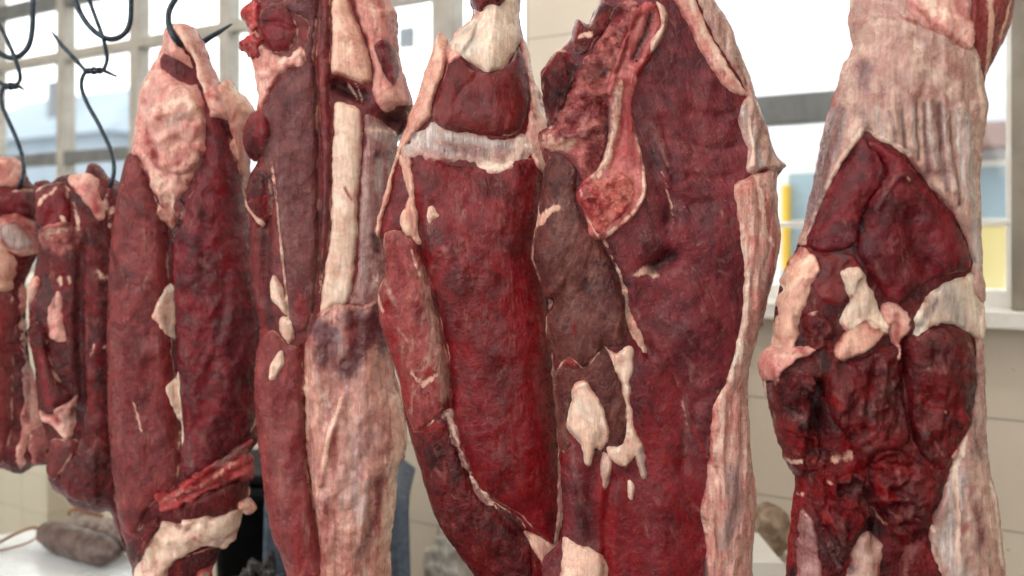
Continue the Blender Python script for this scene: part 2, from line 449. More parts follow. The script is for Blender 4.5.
M['spongy'] = meat('bone_spongy', (198, 116, 110), (124, 30, 38), rough=0.28, sss=0.15, bump=1.0, blood=0.7, red=(88, 6, 12), stretch=1.0, marble=.5, thin=((70, 10, 16), .6))
M['bright'] = meat('raw_pink_red', (196, 74, 74), (146, 18, 28), rough=0.26, sss=0.2, bump=0.8, blood=0.5, red=(110, 6, 10), marble=0.6)

M['sheet'] = meat('fat_sheet_film', (222, 170, 152), (178, 118, 108), fat=(240, 206, 184), rough=0.22, sss=0.3, bump=0.45, stretch=0.06, red=(138, 26, 28), dark=(76, 10, 28), mem=(204, 178, 172), streak=((128, 76, 78), .5), thin=((168, 84, 78), .5), veins=.35, blood=.12, sp=.5)
M['lean_dusty'] = meat('lean_dusty_rose', (142, 64, 62), (108, 36, 38), marble=0.12, film=0.4, mem=(176, 116, 108), rough=0.32, sss=0.15)
CUTS = []
# ================================================================== big cut with the sawn bone
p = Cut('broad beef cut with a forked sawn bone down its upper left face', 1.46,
  [(606,-40),(601,0),(592,14),(588,25),(576,19),(570,38),(561,48),(555,52),(541,74),(544,104),(549,125),(540,132),(541,152),(545,166),(541,190),(536,225),(531,255),(538,277),(543,297),(553,302),(546,319),(550,342),(553,355),(555,385),(557,420),(559,455),(562,500),(562,530),(556,545),(545,556),(541,576),(540,625),(600,640),(700,640),(752,625),(751,558),(754,526),(756,490),(751,461),(748,409),(747,385),(752,352),(762,322),(767,296),(775,266),(779,237),(776,208),(776,180),(784,166),(775,156),(765,125),(752,88),(740,54),(725,19),(711,-4),(700,-40),(660,-58)],
  M['lean_brown'], T=34, R=46, Tb=20, rag=1.3, seed=6, und=5, scraps=flecks((560,250,730,600), 26, 'mem', (8,30), (1.2,2.6), (.4,.8), 80, 40, 61) + flecks((640,60,740,380), 14, 'mem', (6,22), (1,2), (.35,.6), 60, 70, 62) + flecks((560,420,700,600), 10, 'red', (15,50), (3,7), (.4,.8), 85, 20, 63) + flecks((545,170,620,340), 10, 'dark', (8,20), (2,4), (.4,.7), 80, 40, 64),
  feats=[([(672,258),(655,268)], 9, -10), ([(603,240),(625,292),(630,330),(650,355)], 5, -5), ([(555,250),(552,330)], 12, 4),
         ([(700,400),(690,430),(682,470)], 6, -3), ([(655,170),(668,205),(672,255)], 7, -3), ([(720,200),(700,270),(690,330)], 30, 6), ([(690,110),(715,118),(735,112)], 4, -2.5), ([(680,140),(705,150),(735,148)], 4, -2.5), ([(690,176),(715,180),(740,172)], 4, -2.5), ([(660,190),(690,205),(730,200)], 5, -2.5), ([(664,120),(674,170),(672,220)], 5, -3),
         ([(640,380),(660,420),(668,480),(665,560)], 22, 5), ([(612,480),(606,520),(607,590)], 5, -6), ([(600,440),(590,500),(592,540)], 8, -6),
         ([(647,345),(672,372),(692,405)], 5, -4)],
  paint=[('dark', [(672,256),(652,268)], 8, 1.0), ('dark', [(598,450),(590,490),(596,540)], 7, .6), ('dark', [(575,490),(590,530)], 16, .5), ('mem', [(572,450),(576,480)], 4, .5), ('mem', [(578,500),(590,515)], 4, .4),  # strongest dark stroke paints the pit's shade into the lean
         ('red', [(600,470),(605,520),(612,560),(612,620)], 16, .9), ('red', [(560,470),(570,430)], 6, .6), ('red', [(660,380),(680,420)], 22, .5),
         ('red', [(655,440),(690,520),(670,600)], 38, .62), ('red', [(630,500),(640,600)], 22, .6),
         ('mem', [(684,398),(688,420),(684,452)], 4, .9), ('fat', [(682,400),(687,425)], 2.2, .6), ('mem', [(650,130),(662,150),(668,165)], 3, .9),
         ('fat', [(662,172),(672,205),(674,225)], 1.6, .55), ('fat', [(636,275),(648,268),(655,276)], 5, .8), ('dark', [(615,282),(628,283)], 6, .9),
         ('dark', [(648,110),(654,180),(656,250)], 14, .5), ('mem', [(700,130),(720,150)], 18, .3), ('mem', [(648,122),(658,132),(666,152)], 2.4, .9), ('dark', [(612,244),(622,280)], 5, .7), ('mem', [(575,270),(590,330)], 18, .25)])
p.part('muscle', [(545,166),(556,152),(575,165),(577,200),(588,226),(600,242),(613,262),(624,290),(627,328),(622,345),(606,346),(597,354),(584,368),(560,362),(549,342),(546,320),(556,302),(544,297),(538,277),(531,255),(536,225),(541,195)], M['lean_grey'], b=7, r=22, und=2.5, wr=(2.5,10,20), thick=3,
   paint=[('mem', [(560,190),(570,300)], 14, .35), ('fat', [(540,222),(548,212),(556,207)], 4, .9), ('red', [(572,318),(574,335)], 2, .8), ('mem', [(590,270),(600,320)], 10, .45), ('dark', [(580,200),(605,250),(618,280)], 4, .7)])
p.part('muscle', [(560,365),(570,355),(585,368),(600,352),(612,360),(622,392),(628,430),(622,447),(606,440),(596,400),(585,386),(574,392),(568,420),(570,445),(562,452),(556,420),(553,380)], M['lean_grey'], b=5, r=12, und=2, thick=3, paint=[('red', [(556,360),(575,362)], 6, .8), ('fat', [(558,366),(562,360)], 2.5, .9)])
p.part('spongy_bone', [(552,118),(560,100),(575,72),(592,52),(602,30),(610,8),(625,0),(640,6),(628,40),(618,72),(608,110),(606,148),(596,172),(584,182),(574,160),(556,152),(542,150),(541,134)], M['spongy'], b=10, r=12, rag=2, und=4, wr=(11,10,10), thick=3,
   paint=[('fat', [(548,140),(556,148),(570,142)], 8, .7), ('red', [(570,80),(600,60)], 10, .7), ('fat', [(570,46),(580,62),(588,40)], 5, .6), ('dark', [(590,78),(606,72)], 5, .8), ('dark', [(603,20),(618,10)], 8, .7)])
p.part('bone_knob', [(541,76),(554,54),(562,50),(572,56),(576,72),(570,92),(560,112),(549,130),(544,106)], M['lean_bloody'], b=12, r=14, rag=1.6, und=3, wr=(4,7,9), paint=[('dark', [(556,75),(552,105)], 8, .7), ('red', [(543,72),(560,48),(572,62)], 4, 1.0), ('fat', [(556,53),(566,52)], 2.5, .7)])
p.part('bone_knob', [(571,38),(578,20),(588,27),(594,12),(602,2),(612,10),(604,30),(592,46),(582,56),(572,50)], M['lean_bloody'], b=9, r=9, rag=1.8, und=3, wr=(3,6,8), paint=[('red', [(573,38),(578,20),(590,26)], 4, 1.0), ('fat', [(580,38),(590,36)], 4, .8)])
bone = p.part('sawn_bone', [(626,34),(634,12),(646,2),(660,8),(664,26),(658,44),(646,66),(636,86),(633,108),(637,138),(644,166),(646,190),(638,212),(618,232),(600,241),(591,236),(586,217),(576,198),(580,184),(596,170),(606,146),(608,117),(607,90),(614,66)], M['bone'], b=8, r=8, rag=.8, lift=2.5, thick=4, edge=[],
   feats=[([(626,90),(624,130),(612,168)], 4, -4), ([(634,104),(639,140),(645,170),(643,198),(634,214)], 3, 3), ([(614,80),(612,130),(600,166)], 4, 3), ([(652,14),(646,36),(634,60)], 4, -5)],
   paint=[('red', [(655,6),(662,26),(652,52),(638,76)], 4, 1), ('red', [(634,14),(626,46),(614,72)], 4, .9), ('dark', [(650,16),(644,36),(634,58)], 4.5, .9), ('red', [(628,92),(628,128),(632,165)], 4, .7), ('fat', [(618,84),(614,124),(606,160),(594,176)], 6, .55), ('mem', [(616,90),(612,130),(602,164)], 7, .7), ('fat', [(634,104),(637,138),(643,168),(643,194),(632,214),(606,236)], 2.6, .75), ('fat', [(580,190),(588,220),(598,238)], 2.0, .6), ('red', [(604,60),(628,40)], 6, .5)])
p.part('marrow', [(581,199),(592,184),(606,176),(618,172),(630,178),(636,192),(628,208),(612,224),(598,232),(590,218)], M['marrow'], b=3, r=10, lift=.6, thick=2, wr=(4,5,5), parent=bone, rag=1.0, edge=[('red', 2.5, .9, 6)], paint=[('red', [(588,196),(600,212)], 5, .7), ('red', [(610,186),(626,184)], 5, .6), ('fat', [(604,200),(616,206)], 7, .4)])
p.part('marrow', [(638,30),(646,16),(654,16),(657,28),(648,46),(637,62),(628,72),(624,62),(630,46)], M['lean_bloody'], b=-4, r=6, lift=1.0, thick=2, parent=bone, paint=[('dark', [(648,26),(636,52)], 5, .9), ('red', [(655,14),(655,34)], 3, .9)])
p.part('fat_lump', [(656,2),(664,6),(668,18),(665,34),(657,46),(650,54),(652,40),(660,26)], M['fat_cream'], b=5, r=7, lift=3, rag=.6)
p.part('fat_cap', [(734,188),(745,178),(762,172),(777,172),(776,208),(779,237),(775,266),(767,296),(762,322),(752,352),(747,385),(748,409),(751,461),(756,490),(754,526),(751,558),(752,625),(702,625),(704,576),(706,545),(701,510),(708,471),(713,408),(726,378),(736,345),(742,303),(744,263),(739,230)], M['fat_streak'], b=6, r=12, lift=2, wr=(5,5,40), und=1, rag=1.2, thick=5,
   paint=[('fat', [(744,240),(746,300),(738,350),(722,390),(716,450)], 5, .7), ('red', [(764,200),(770,260),(755,340)], 5, .55), ('fat', [(757,190),(762,230),(770,245)], 3, .9), ('mem', [(730,470),(735,500),(722,540)], 10, .9), ('dark', [(702,560),(706,590)], 5, .9), ('red', [(737,535),(736,610)], 4, .5)])
p.part('silverskin', [(690,-40),(700,-38),(711,-2),(725,19),(740,54),(752,88),(765,125),(775,156),(786,166),(776,172),(764,170),(748,172),(746,146),(738,122),(741,106),(746,92),(732,68),(716,42),(702,14)], M['skin'], b=4, r=9, lift=2.5, wr=(5,5,26), und=2, rag=1.2, thick=4,
   paint=[('mem', [(742,110),(752,140),(758,165)], 5, .9), ('fat', [(747,120),(752,150),(750,165)], 2.5, .9), ('dark', [(752,150),(762,120)], 2.5, .5), ('dark', [(735,60),(745,85)], 2, .6)])
p.part('fat_seam', [(664,-40),(672,-4),(684,18),(698,46),(713,72),(730,92),(748,95),(740,84),(726,62),(714,40),(702,14),(694,-10),(690,-42)], M['fat_pink'], b=4, r=7, lift=2, rag=1.2, paint=[('fat', [(680,-20),(700,25),(722,64),(742,90)], 5, .7)])
p.part('fat_seam', band([(604,240),(612,256),(619,272),(626,296),(628,312),(634,330),(645,350)], [2,3,4,5,7,10,5]), M['fat_tan'], b=2.5, r=4, lift=1, rag=1.4)
p.part('fat_lump', [(574,384),(584,380),(593,390),(600,402),(608,424),(609,440),(601,451),(595,448),(591,466),(584,461),(582,446),(573,436),(566,424),(570,402)], M['fat_cream'], b=9, r=12, rag=1.2, paint=[('red', [(602,446),(610,452)], 3, .6)])
p.part('fat_lump', [(604,346),(616,353),(627,345),(634,352),(631,385),(632,415),(636,432),(644,446),(646,478),(640,472),(635,456),(626,468),(614,462),(608,448),(623,443),(627,420),(622,388),(615,368)], M['fat_cream'], b=5, r=8, rag=1.2, paint=[('mem', [(640,450),(644,475)], 5, .9)])
p.part('fat_lump', [(628,479),(634,486),(633,500),(628,497)], M['fat_cream'], b=3, r=4, rag=.3)
p.part('fat_lump', [(603,452),(612,460),(610,482),(604,490),(600,470)], M['skin'], b=2, r=4)
p.part('tallow', [(562,546),(572,541),(584,548),(598,552),(604,558),(608,576),(610,625),(560,625)], M['fat_cream'], b=5, r=10, rag=1.5, paint=[('red', [(604,560),(609,600)], 4, .6)])
CUTS.append(p)

# ================================================================== long smooth cut in the middle
p = Cut('long smooth beef cut with a white tendon at its top and a deep red face', 1.58,
  [(472,-40),(470,0),(473,12),(468,24),(460,31),(453,40),(449,48),(443,44),(439,33),(430,57),(423,76),(417,99),(410,112),(405,130),(398,147),(391,171),(384,196),(376,230),(382,244),(384,272),(377,293),(381,327),(387,345),(399,377),(405,418),(417,459),(431,504),(444,533),(466,563),(488,588),(520,630),(570,640),(575,560),(572,480),(566,400),(560,340),(556,290),(553,230),(555,170),(553,140),(548,122),(541,108),(537,91),(529,65),(524,42),(520,21),(518,0),(520,-40),(496,-52)],
  M['lean_red'], T=34, R=50, Tb=20, rag=1.0, seed=5, und=4, scraps=flecks((385,230,450,420), 16, 'mem', (8,30), (1.2,3), (.4,.8), 80, 25, 51) + flecks((420,170,550,500), 22, 'mem', (4,14), (1,1.8), (.4,.75), 80, 50, 52) + flecks((410,410,510,600), 16, 'mem', (6,20), (1,2), (.4,.8), 60, 30, 53) + flecks((440,200,550,520), 10, 'dark', (20,70), (4,9), (.25,.45), 85, 12, 54),
  feats=[([(415,200),(430,285),(447,350),(452,420),(480,490),(525,540)], 6, -6), ([(480,250),(500,350),(510,450)], 40, 6)],
  paint=[('mem', [(405,140),(420,140)], 10, .8), ('red', [(445,420),(500,540)], 20, .4)])
p.part('muscle', [(384,237),(396,230),(410,236),(418,242),(430,290),(442,335),(449,365),(449,395),(444,412),(430,422),(414,432),(404,402),(396,372),(386,340),(380,320),(378,294),(385,272)], M['lean_pink'], b=8, r=20, und=2.5, wr=(2,14,22),
   paint=[('mem', [(424,270),(438,350),(446,395)], 7, .9), ('red', [(388,300),(398,365),(408,400)], 7, .8), ('fat', [(378,295),(383,310)], 3, .7), ('fat', [(412,372),(424,384),(436,374)], 3, .7), ('red', [(428,370),(440,390)], 5, .7), ('fat', [(412,250),(420,275)], 2, .6)])
p.part('muscle', [(408,152),(430,158),(450,165),(480,168),(505,165),(530,158),(542,164),(540,200),(539,240),(545,290),(552,335),(556,400),(560,470),(559,520),(553,546),(536,532),(520,514),(500,502),(482,495),(466,470),(454,430),(451,385),(446,345),(433,290),(419,245),(411,200)], M['lean_red'], b=12, r=34, und=1,
   paint=[('red', [(520,300),(535,400),(535,500)], 26, .6), ('red', [(470,330),(480,460)], 30, .35), ('mem', [(470,190),(430,200)], 22, .3), ('mem', [(520,190),(500,230)], 20, .3), ('mem', [(455,235),(475,245),(505,250)], 3, .5), ('mem', [(444,248),(450,256)], 4, .8), ('mem', [(474,330),(480,345)], 4, .5), ('mem', [(536,360),(543,420)], 8, .5), ('fat', [(540,330),(548,360)], 2, .3)])
p.part('muscle', [(405,412),(416,430),(432,421),(444,412),(455,440),(468,474),(484,498),(504,506),(522,520),(530,540),(533,580),(530,628),(500,612),(468,566),(444,533),(431,504),(417,459)], M['lean_deep'], b=7, r=18, und=2,
   paint=[('red', [(412,425),(440,425)], 8, .7), ('red', [(440,500),(500,590)], 20, .4), ('mem', [(436,468),(444,476)], 3, .6)])
p.part('silverskin', band([(446,412),(452,425),(456,445),(466,468),(478,490),(498,512)], [12,9,7,6,7,3]), M['skin_mauve'], b=1.5, r=5, lift=.8, rag=2.2, paint=[('fat', [(447,415),(456,440),(470,478),(496,510)], 2.5, .8), ('dark', [(459,452),(468,474)], 3, .8)])
p.part('fat_seam', band([(549,296),(553,318),(555,345),(554,366),(558,400),(560,440),(561,480),(560,515),(556,545)], [2,4,4,5,4,5,5,6,4]), M['fat_pink'], b=4, r=5, lift=1.5, rag=1.2)
p.part('fat_lump', [(524,530),(538,536),(548,540),(558,545),(552,556),(544,566),(538,558),(530,545)], M['fat_tan'], b=3, r=7)
p.part('fat_flap', [(439,32),(448,42),(448,60),(441,82),(433,102),(431,118),(420,130),(409,142),(400,158),(393,178),(389,200),(384,214),(380,236),(375,230),(384,196),(391,171),(398,147),(405,130),(410,112),(417,99),(423,76),(430,57)], M['fat_tan'], b=7, r=9, lift=3, rag=1.2, thick=8, paint=[('fat', [(442,40),(438,60)], 5, .9), ('red', [(432,105),(418,128)], 5, .4)])
p.part('fat_seam', [(399,158),(407,142),(411,160),(414,190),(418,222),(420,244),(412,238),(404,232),(400,222),(406,206),(408,190),(402,172)], M['fat_tan'], b=4, r=6, lift=2, rag=1.2, paint=[('fat', [(402,210),(404,228)], 5, .8)])
p.part('fat_flap', [(520,38),(526,42),(531,65),(539,91),(544,108),(550,122),(556,140),(556,172),(548,176),(538,168),(530,152),(526,135),(530,112),(528,85),(523,60)], M['fat_pink'], b=6, r=8, lift=2.5, rag=1.2, thick=7, paint=[('red', [(530,108),(538,112),(535,118)], 4, 1), ('fat', [(535,90),(542,130),(544,165)], 7, .7), ('fat', [(526,50),(532,80)], 4, .6)])
p.part('silverskin', [(404,150),(410,136),(421,128),(434,120),(450,130),(480,136),(512,138),(528,136),(536,152),(530,158),(516,163),(500,172),(486,170),(472,162),(450,162),(425,160),(408,158)], M['skin'], b=1.2, r=14, lift=.5, rag=3, wr=(1.0,24,6), edge=[('red', 4, .9, 14)],
   paint=[('mem', [(408,145),(430,132)], 10, .9), ('fat', [(478,167),(500,168),(515,158),(520,142)], 6, .75), ('dark', [(445,146),(485,152)], 9, .6), ('dark', [(500,150),(512,150)], 5, .4), ('mem', [(430,134),(470,140),(520,148)], 5, .9), ('mem', [(415,140),(450,152)], 6, .8)])
p.part('muscle', [(455,50),(464,58),(472,68),(486,72),(500,70),(510,62),(517,46),(522,52),(527,70),(530,92),(528,115),(517,133),(500,136),(470,133),(446,130),(432,118),(436,98),(445,76),(450,58)], M['lean_steak'], b=12, r=20, lift=2, und=1.5, rag=.9, paint=[('dark', [(440,90),(455,60)], 8, .2), ('red', [(490,110),(520,110)], 18, .35), ('red', [(452,104),(456,98)], 3, .6)],
   feats=[([(480,76),(462,92),(455,104)], 3, -2)])
p.part('fat_flap', [(447,50),(453,38),(461,29),(469,21),(476,26),(472,42),(464,54),(456,60),(449,66)], M['fat_pink'], b=4, r=7, lift=2, rag=1.4)
p.part('tendon', [(473,-40),(471,0),(474,12),(470,24),(461,32),(453,42),(450,50),(458,52),(466,58),(476,68),(488,72),(502,69),(511,60),(518,44),(522,40),(519,20),(517,-40)], M['tendon'], b=9, r=16, lift=2, rag=1.3, wr=(1.5,5,20),
   paint=[('red', [(470,0),(478,14),(480,24)], 4, .5), ('dark', [(456,48),(464,48)], 4, .5), ('mem', [(462,34),(474,30),(470,50)], 7, .7)])
p.part('muscle', [(468,-42),(500,-50),(510,-30),(508,-4),(500,6),(488,5),(482,12),(476,8),(469,0)], M['lean_wine'], b=7, r=10, lift=3, rag=1.5)
p.part('fat_fleck', [(428,208),(433,205),(437,212),(440,216),(434,219),(430,224),(427,218)], M['fat_tan'], b=1.5, r=4, lift=1, rag=.8)
CUTS.append(p)

# ================================================================== shank at the right
p = Cut('thick beef shank wrapped in pale silverskin, with a dark red diamond of muscle', 1.33,
  [(850,-60),(853,0),(851,25),(855,48),(845,65),(838,90),(828,125),(820,160),(813,195),(806,225),(798,244),(788,264),(780,285),(775,305),(774,330),(776,346),(766,352),(760,366),(766,382),(768,400),(772,415),(778,440),(787,462),(795,476),(793,500),(788,540),(786,576),(786,630),(860,640),(950,640),(1003,628),(1001,576),(999,545),(993,500),(986,470),(983,440),(982,400),(980,350),(979,300),(978,270),(977,230),(976,190),(977,150),(980,125),(983,108),(979,92),(980,80),(990,60),(1003,35),(1009,10),(1011,-15),(1008,-50),(930,-70)],
  M['lean_deep'], T=40, R=62, Tb=26, rag=1.2, seed=8, und=8, scraps=flecks((780,340,975,600), 26, 'mem', (6,24), (1.2,2.6), (.4,.85), 70, 60, 81) + flecks((780,370,960,600), 22, 'red', (8,30), (2.5,6), (.5,.9), 70, 60, 82) + flecks((790,350,960,600), 14, 'dark', (10,30), (3,6), (.5,.8), 75, 40, 83) + flecks((780,380,960,600), 9, 'fat', (2,6), (1.2,2.2), (.7,1), 70, 80, 84), edge=(('mem', 3.0, 0.5, 18), ('red', 6, .4, 20)),
  feats=[([(822,388),(818,420),(815,450)], 7, -14), ([(905,340),(905,400),(912,440)], 4, -5), ([(800,320),(812,350)], 9, -7), ([(868,500),(880,520),(876,545)], 8, -10), ([(800,500),(800,560)], 6, -5),
         ([(846,470),(842,520)], 9, 4), ([(940,360),(950,440)], 24, 6), ([(866,360),(870,440)], 18, 5), ([(900,440),(925,500)], 20, 5)],
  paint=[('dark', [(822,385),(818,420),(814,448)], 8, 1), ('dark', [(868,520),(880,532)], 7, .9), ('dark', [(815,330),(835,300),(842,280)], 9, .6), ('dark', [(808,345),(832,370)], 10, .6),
         ('red', [(790,480),(788,560)], 6, .9), ('red', [(820,470),(835,520),(845,560)], 14, .7), ('red', [(960,360),(962,430),(948,460)], 10, .6), ('mem', [(880,430),(900,445),(930,440)], 7, .5), ('fat', [(902,432),(905,440)], 3, .9),
         ('mem', [(905,390),(912,420),(930,450)], 3, .6), ('red', [(845,440),(850,480)], 14, .6), ('fat', [(838,460),(848,455)], 6, .6), ('mem', [(885,500),(925,480)], 5, .5)])
p.part('muscle', [(836,352),(850,360),(872,352),(890,344),(903,348),(906,390),(910,430),(900,450),(880,455),(862,470),(848,440),(834,420),(828,390)], M['lean_deep'], b=8, r=16, und=3, wr=(7,22,30,1), paint=[('mem', [(880,372),(890,420)], 8, .35), ('red', [(850,420),(890,440)], 12, .4), ('mem', [(840,405),(850,425)], 6, .4)])
p.part('muscle', [(905,345),(922,330),(945,326),(965,332),(972,360),(972,390),(966,420),(955,450),(944,470),(925,458),(914,440),(908,400)], M['lean_deep'], b=10, r=20, und=3, wr=(5,24,44,1), paint=[('mem', [(915,332),(940,335)], 8, .5), ('red', [(930,380),(940,440)], 16, .4), ('fat', [(938,408),(941,412)], 1.5, .6), ('mem', [(958,360),(962,390)], 5, .5)])
p.part('muscle', [(770,388),(782,378),(800,372),(818,384),(814,420),(822,440),(820,460),(800,478),(788,464),(778,440),(771,414)], M['lean_bloody'], b=12, r=14, und=4, wr=(9,14,15,1), rag=2, paint=[('fat', [(788,460),(796,459)], 3, .9), ('red', [(775,420),(800,440),(815,440)], 9, .6), ('mem', [(790,410),(800,420)], 6, .5), ('fat', [(810,380),(816,384)], 2.5, .6)])
p.part('muscle', [(812,470),(824,460),(836,478),(850,470),(866,480),(868,510),(855,530),(848,556),(836,576),(830,560),(826,530),(818,520)], M['lean_bloody'], b=9, r=12, und=4, wr=(9,12,20,1), rag=3, paint=[('fat', [(838,448),(846,462)], 6, .7), ('red', [(825,480),(825,520)], 8, .8)])
p.part('muscle', [(872,455),(895,448),(920,462),(938,480),(932,505),(925,530),(905,545),(890,535),(880,515),(868,500)], M['lean_deep'], b=8, r=18, und=4, wr=(7,22,16,1), rag=2, paint=[('red', [(880,460),(910,470)], 10, .6), ('fat', [(872,512),(882,524)], 4, .8), ('mem', [(890,520),(915,500)], 5, .5), ('red', [(920,470),(930,520)], 10, .5), ('dark', [(870,470),(872,490)], 4, .8)])
p.part('muscle', [(905,548),(916,540),(928,536),(940,560),(945,600),(940,628),(900,628),(898,580)], M['lean_deep'], b=6, r=12, paint=[('mem', [(910,545),(903,580)], 4, .8)])
p.part('tendon', [(802,520),(808,512),(816,530),(824,545),(822,570),(818,625),(798,625),(799,560)], M['skin_mauve'], b=5, r=9, rag=1.3, paint=[('red', [(812,580),(815,610)], 6, .7)])
p.part('tendon', [(856,540),(862,530),(872,534),(884,546),(880,570),(872,625),(836,625),(845,580)], M['skin'], b=7, r=12, rag=1.3, paint=[('red', [(880,560),(872,600)], 6, .7), ('dark', [(846,580),(842,610)], 5, .6)])
p.part('silverskin', [(972,335),(978,300),(980,350),(982,400),(983,440),(986,470),(993,500),(999,545),(1001,576),(1003,626),(962,630),(950,600),(940,578),(931,548),(932,515),(940,500),(948,478),(952,462),(948,455),(958,440),(966,420),(972,390)], M['skin'], b=5, r=12, lift=2, rag=1.5, wr=(3,8,30), thick=5,
   paint=[('mem', [(955,480),(945,540),(965,600)], 12, .8), ('dark', [(972,500),(976,535),(972,545)], 7, .75), ('red', [(972,505),(976,535)], 5, .8), ('dark', [(970,420),(966,450)], 5, .5), ('dark', [(934,505),(934,522)], 5, .5), ('fat', [(962,430),(952,470),(955,560)], 3, .8), ('fat', [(985,480),(995,560)], 4, .7), ('red', [(993,540),(994,575)], 2, .8), ('red', [(984,460),(985,475)], 2, .8)])
p.part('silverskin', [(914,322),(920,305),(930,292),(945,282),(962,276),(972,272),(979,280),(980,300),(978,335),(968,334),(952,324),(935,326),(920,336)], M['tendon'], b=4, r=10, lift=1.5, rag=1.6, paint=[('mem', [(945,290),(955,320)], 16, .9), ('dark', [(924,312),(930,300)], 6, .7), ('mem', [(918,330),(935,300)], 4, .9)])
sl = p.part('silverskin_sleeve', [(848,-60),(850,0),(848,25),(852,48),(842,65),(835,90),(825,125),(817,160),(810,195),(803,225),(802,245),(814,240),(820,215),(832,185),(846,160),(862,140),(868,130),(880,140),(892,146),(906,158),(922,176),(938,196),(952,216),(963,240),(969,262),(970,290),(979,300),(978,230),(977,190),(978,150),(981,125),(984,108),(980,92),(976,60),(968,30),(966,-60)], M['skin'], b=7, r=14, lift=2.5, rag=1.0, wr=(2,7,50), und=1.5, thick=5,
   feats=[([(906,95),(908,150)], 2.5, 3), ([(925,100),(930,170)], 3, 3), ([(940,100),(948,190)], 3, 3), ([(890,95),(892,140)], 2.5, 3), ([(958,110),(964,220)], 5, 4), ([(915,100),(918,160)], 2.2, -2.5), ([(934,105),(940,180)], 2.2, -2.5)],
   paint=[('dark', [(840,110),(826,165),(814,225)], 8, .75), ('mem', [(833,118),(820,165),(808,215)], 2.2, 1.0), ('mem', [(846,112),(834,160)], 2.0, .9), ('dark', [(866,66),(860,86)], 9, .7), ('dark', [(888,112),(892,142)], 2.2, .7), ('dark', [(899,112),(901,148)], 2.8, .8), ('dark', [(912,104),(915,160)], 2.4, .8), ('dark', [(920,104),(926,172)], 2.6, .85), ('dark', [(936,106),(943,190)], 3.0, .85), ('dark', [(946,112),(954,205)], 2.4, .75), ('mem', [(952,112),(960,200)], 3, 1.0), ('mem', [(966,150),(972,250)], 3, 1.0), ('dark', [(858,110),(868,124)], 8, .5),  # pale strokes down both sides paint the sleeve's wet highlights into its colour
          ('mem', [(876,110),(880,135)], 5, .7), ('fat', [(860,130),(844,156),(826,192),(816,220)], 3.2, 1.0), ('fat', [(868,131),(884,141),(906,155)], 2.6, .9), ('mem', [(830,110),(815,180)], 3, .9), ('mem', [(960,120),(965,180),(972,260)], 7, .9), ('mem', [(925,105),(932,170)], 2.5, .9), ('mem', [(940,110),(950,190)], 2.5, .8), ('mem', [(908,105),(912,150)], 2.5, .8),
          ('red', [(895,75),(892,95),(900,110)], 3, .35), ('red', [(905,108),(906,128)], 5, .4), ('red', [(945,60),(955,75)], 8, .4), ('red', [(900,20),(925,28),(945,38),(952,42)], 3, .7), ('fat', [(970,60),(975,120)], 4, .7), ('fat', [(880,30),(930,60)], 22, .3), ('red', [(950,40),(951,42)], 4, .9)])
p.part('fat_flap', [(962,-62),(966,0),(966,30),(974,58),(979,86),(986,72),(996,50),(1004,34),(1010,10),(1012,-15),(1008,-52)], M['lean_pink'], b=6, r=12, lift=3, rag=1.3, thick=7, wr=(3,5,20),
   paint=[('fat', [(985,-10),(984,40),(980,74)], 4, .9), ('fat', [(1004,5),(994,40)], 3, .7), ('red', [(972,-20),(974,30)], 6, .6), ('red', [(1000,-10),(996,30)], 6, .6)])
p.part('fat_flap', [(905,-62),(908,0),(916,20),(935,34),(952,44),(966,52),(972,40),(966,0),(962,-62)], M['fat_pink'], b=5, r=10, lift=2, rag=1.5, paint=[('red', [(905,0),(930,26),(960,46)], 4, .6), ('red', [(952,-20),(962,20)], 6, .6), ('fat', [(920,0),(940,15)], 9, .6)])
p.part('muscle', [(866,138),(874,146),(882,160),(884,178),(876,194),(866,208),(860,228),(856,244),(844,250),(826,252),(808,246),(812,228),(820,208),(834,182),(850,158)], M['lean_wine'], b=14, r=20, lift=2, und=1.5, paint=[('mem', [(872,145),(879,165),(876,180)], 2.5, .4), ('dark', [(815,240),(840,250)], 5, .6)])
p.part('muscle', [(868,138),(884,144),(904,160),(922,178),(940,202),(955,224),(966,248),(968,268),(955,272),(938,276),(922,286),(905,300),(893,304),(880,290),(866,270),(858,252),(860,228),(868,206),(880,186),(886,172),(878,154)], M['lean_wine'], b=16, r=24, lift=3, und=2, wr=(1.5,20,22),
   feats=[([(868,222),(876,200),(888,180),(894,176)], 5, 6), ([(862,228),(868,214)], 4, -8), ([(902,215),(916,250),(926,272)], 10, -6)],
   paint=[('dark', [(861,230),(870,208)], 4, .9), ('mem', [(872,210),(884,184),(892,176)], 3, .5), ('red', [(930,210),(960,265)], 12, .35), ('dark', [(905,225),(920,270)], 9, .35), ('fat', [(900,179),(902,181)], 1.6, .9), ('mem', [(870,262),(892,300)], 4, .4), ('fat', [(946,274),(966,270)], 1.5, .7)])
p.part('muscle', [(806,246),(826,254),(846,252),(858,256),(866,274),(856,282),(850,300),(838,306),(822,300),(814,280),(810,262)], M['lean_steak'], b=5, r=10, und=3, wr=(3,7,8), paint=[('red', [(846,258),(852,268)], 6, 1.0), ('dark', [(842,252),(848,262)], 5, .9), ('fat', [(836,244),(842,250)], 4, .9), ('dark', [(848,280),(846,300)], 4, .7)])
p.part('fat_flap', [(806,248),(816,256),(820,270),(813,285),(806,310),(800,335),(794,350),(778,350),(774,328),(776,305),(781,285),(789,265),(798,250)], M['fat_tan'], b=7, r=12, lift=3, rag=2, und=3, wr=(5,10,24), feats=[([(812,285),(804,320)], 4, -4)], paint=[('fat', [(812,258),(800,275),(780,292)], 4, .8), ('red', [(806,310),(796,340)], 5, .4), ('dark', [(814,288),(806,318)], 3, .5)])
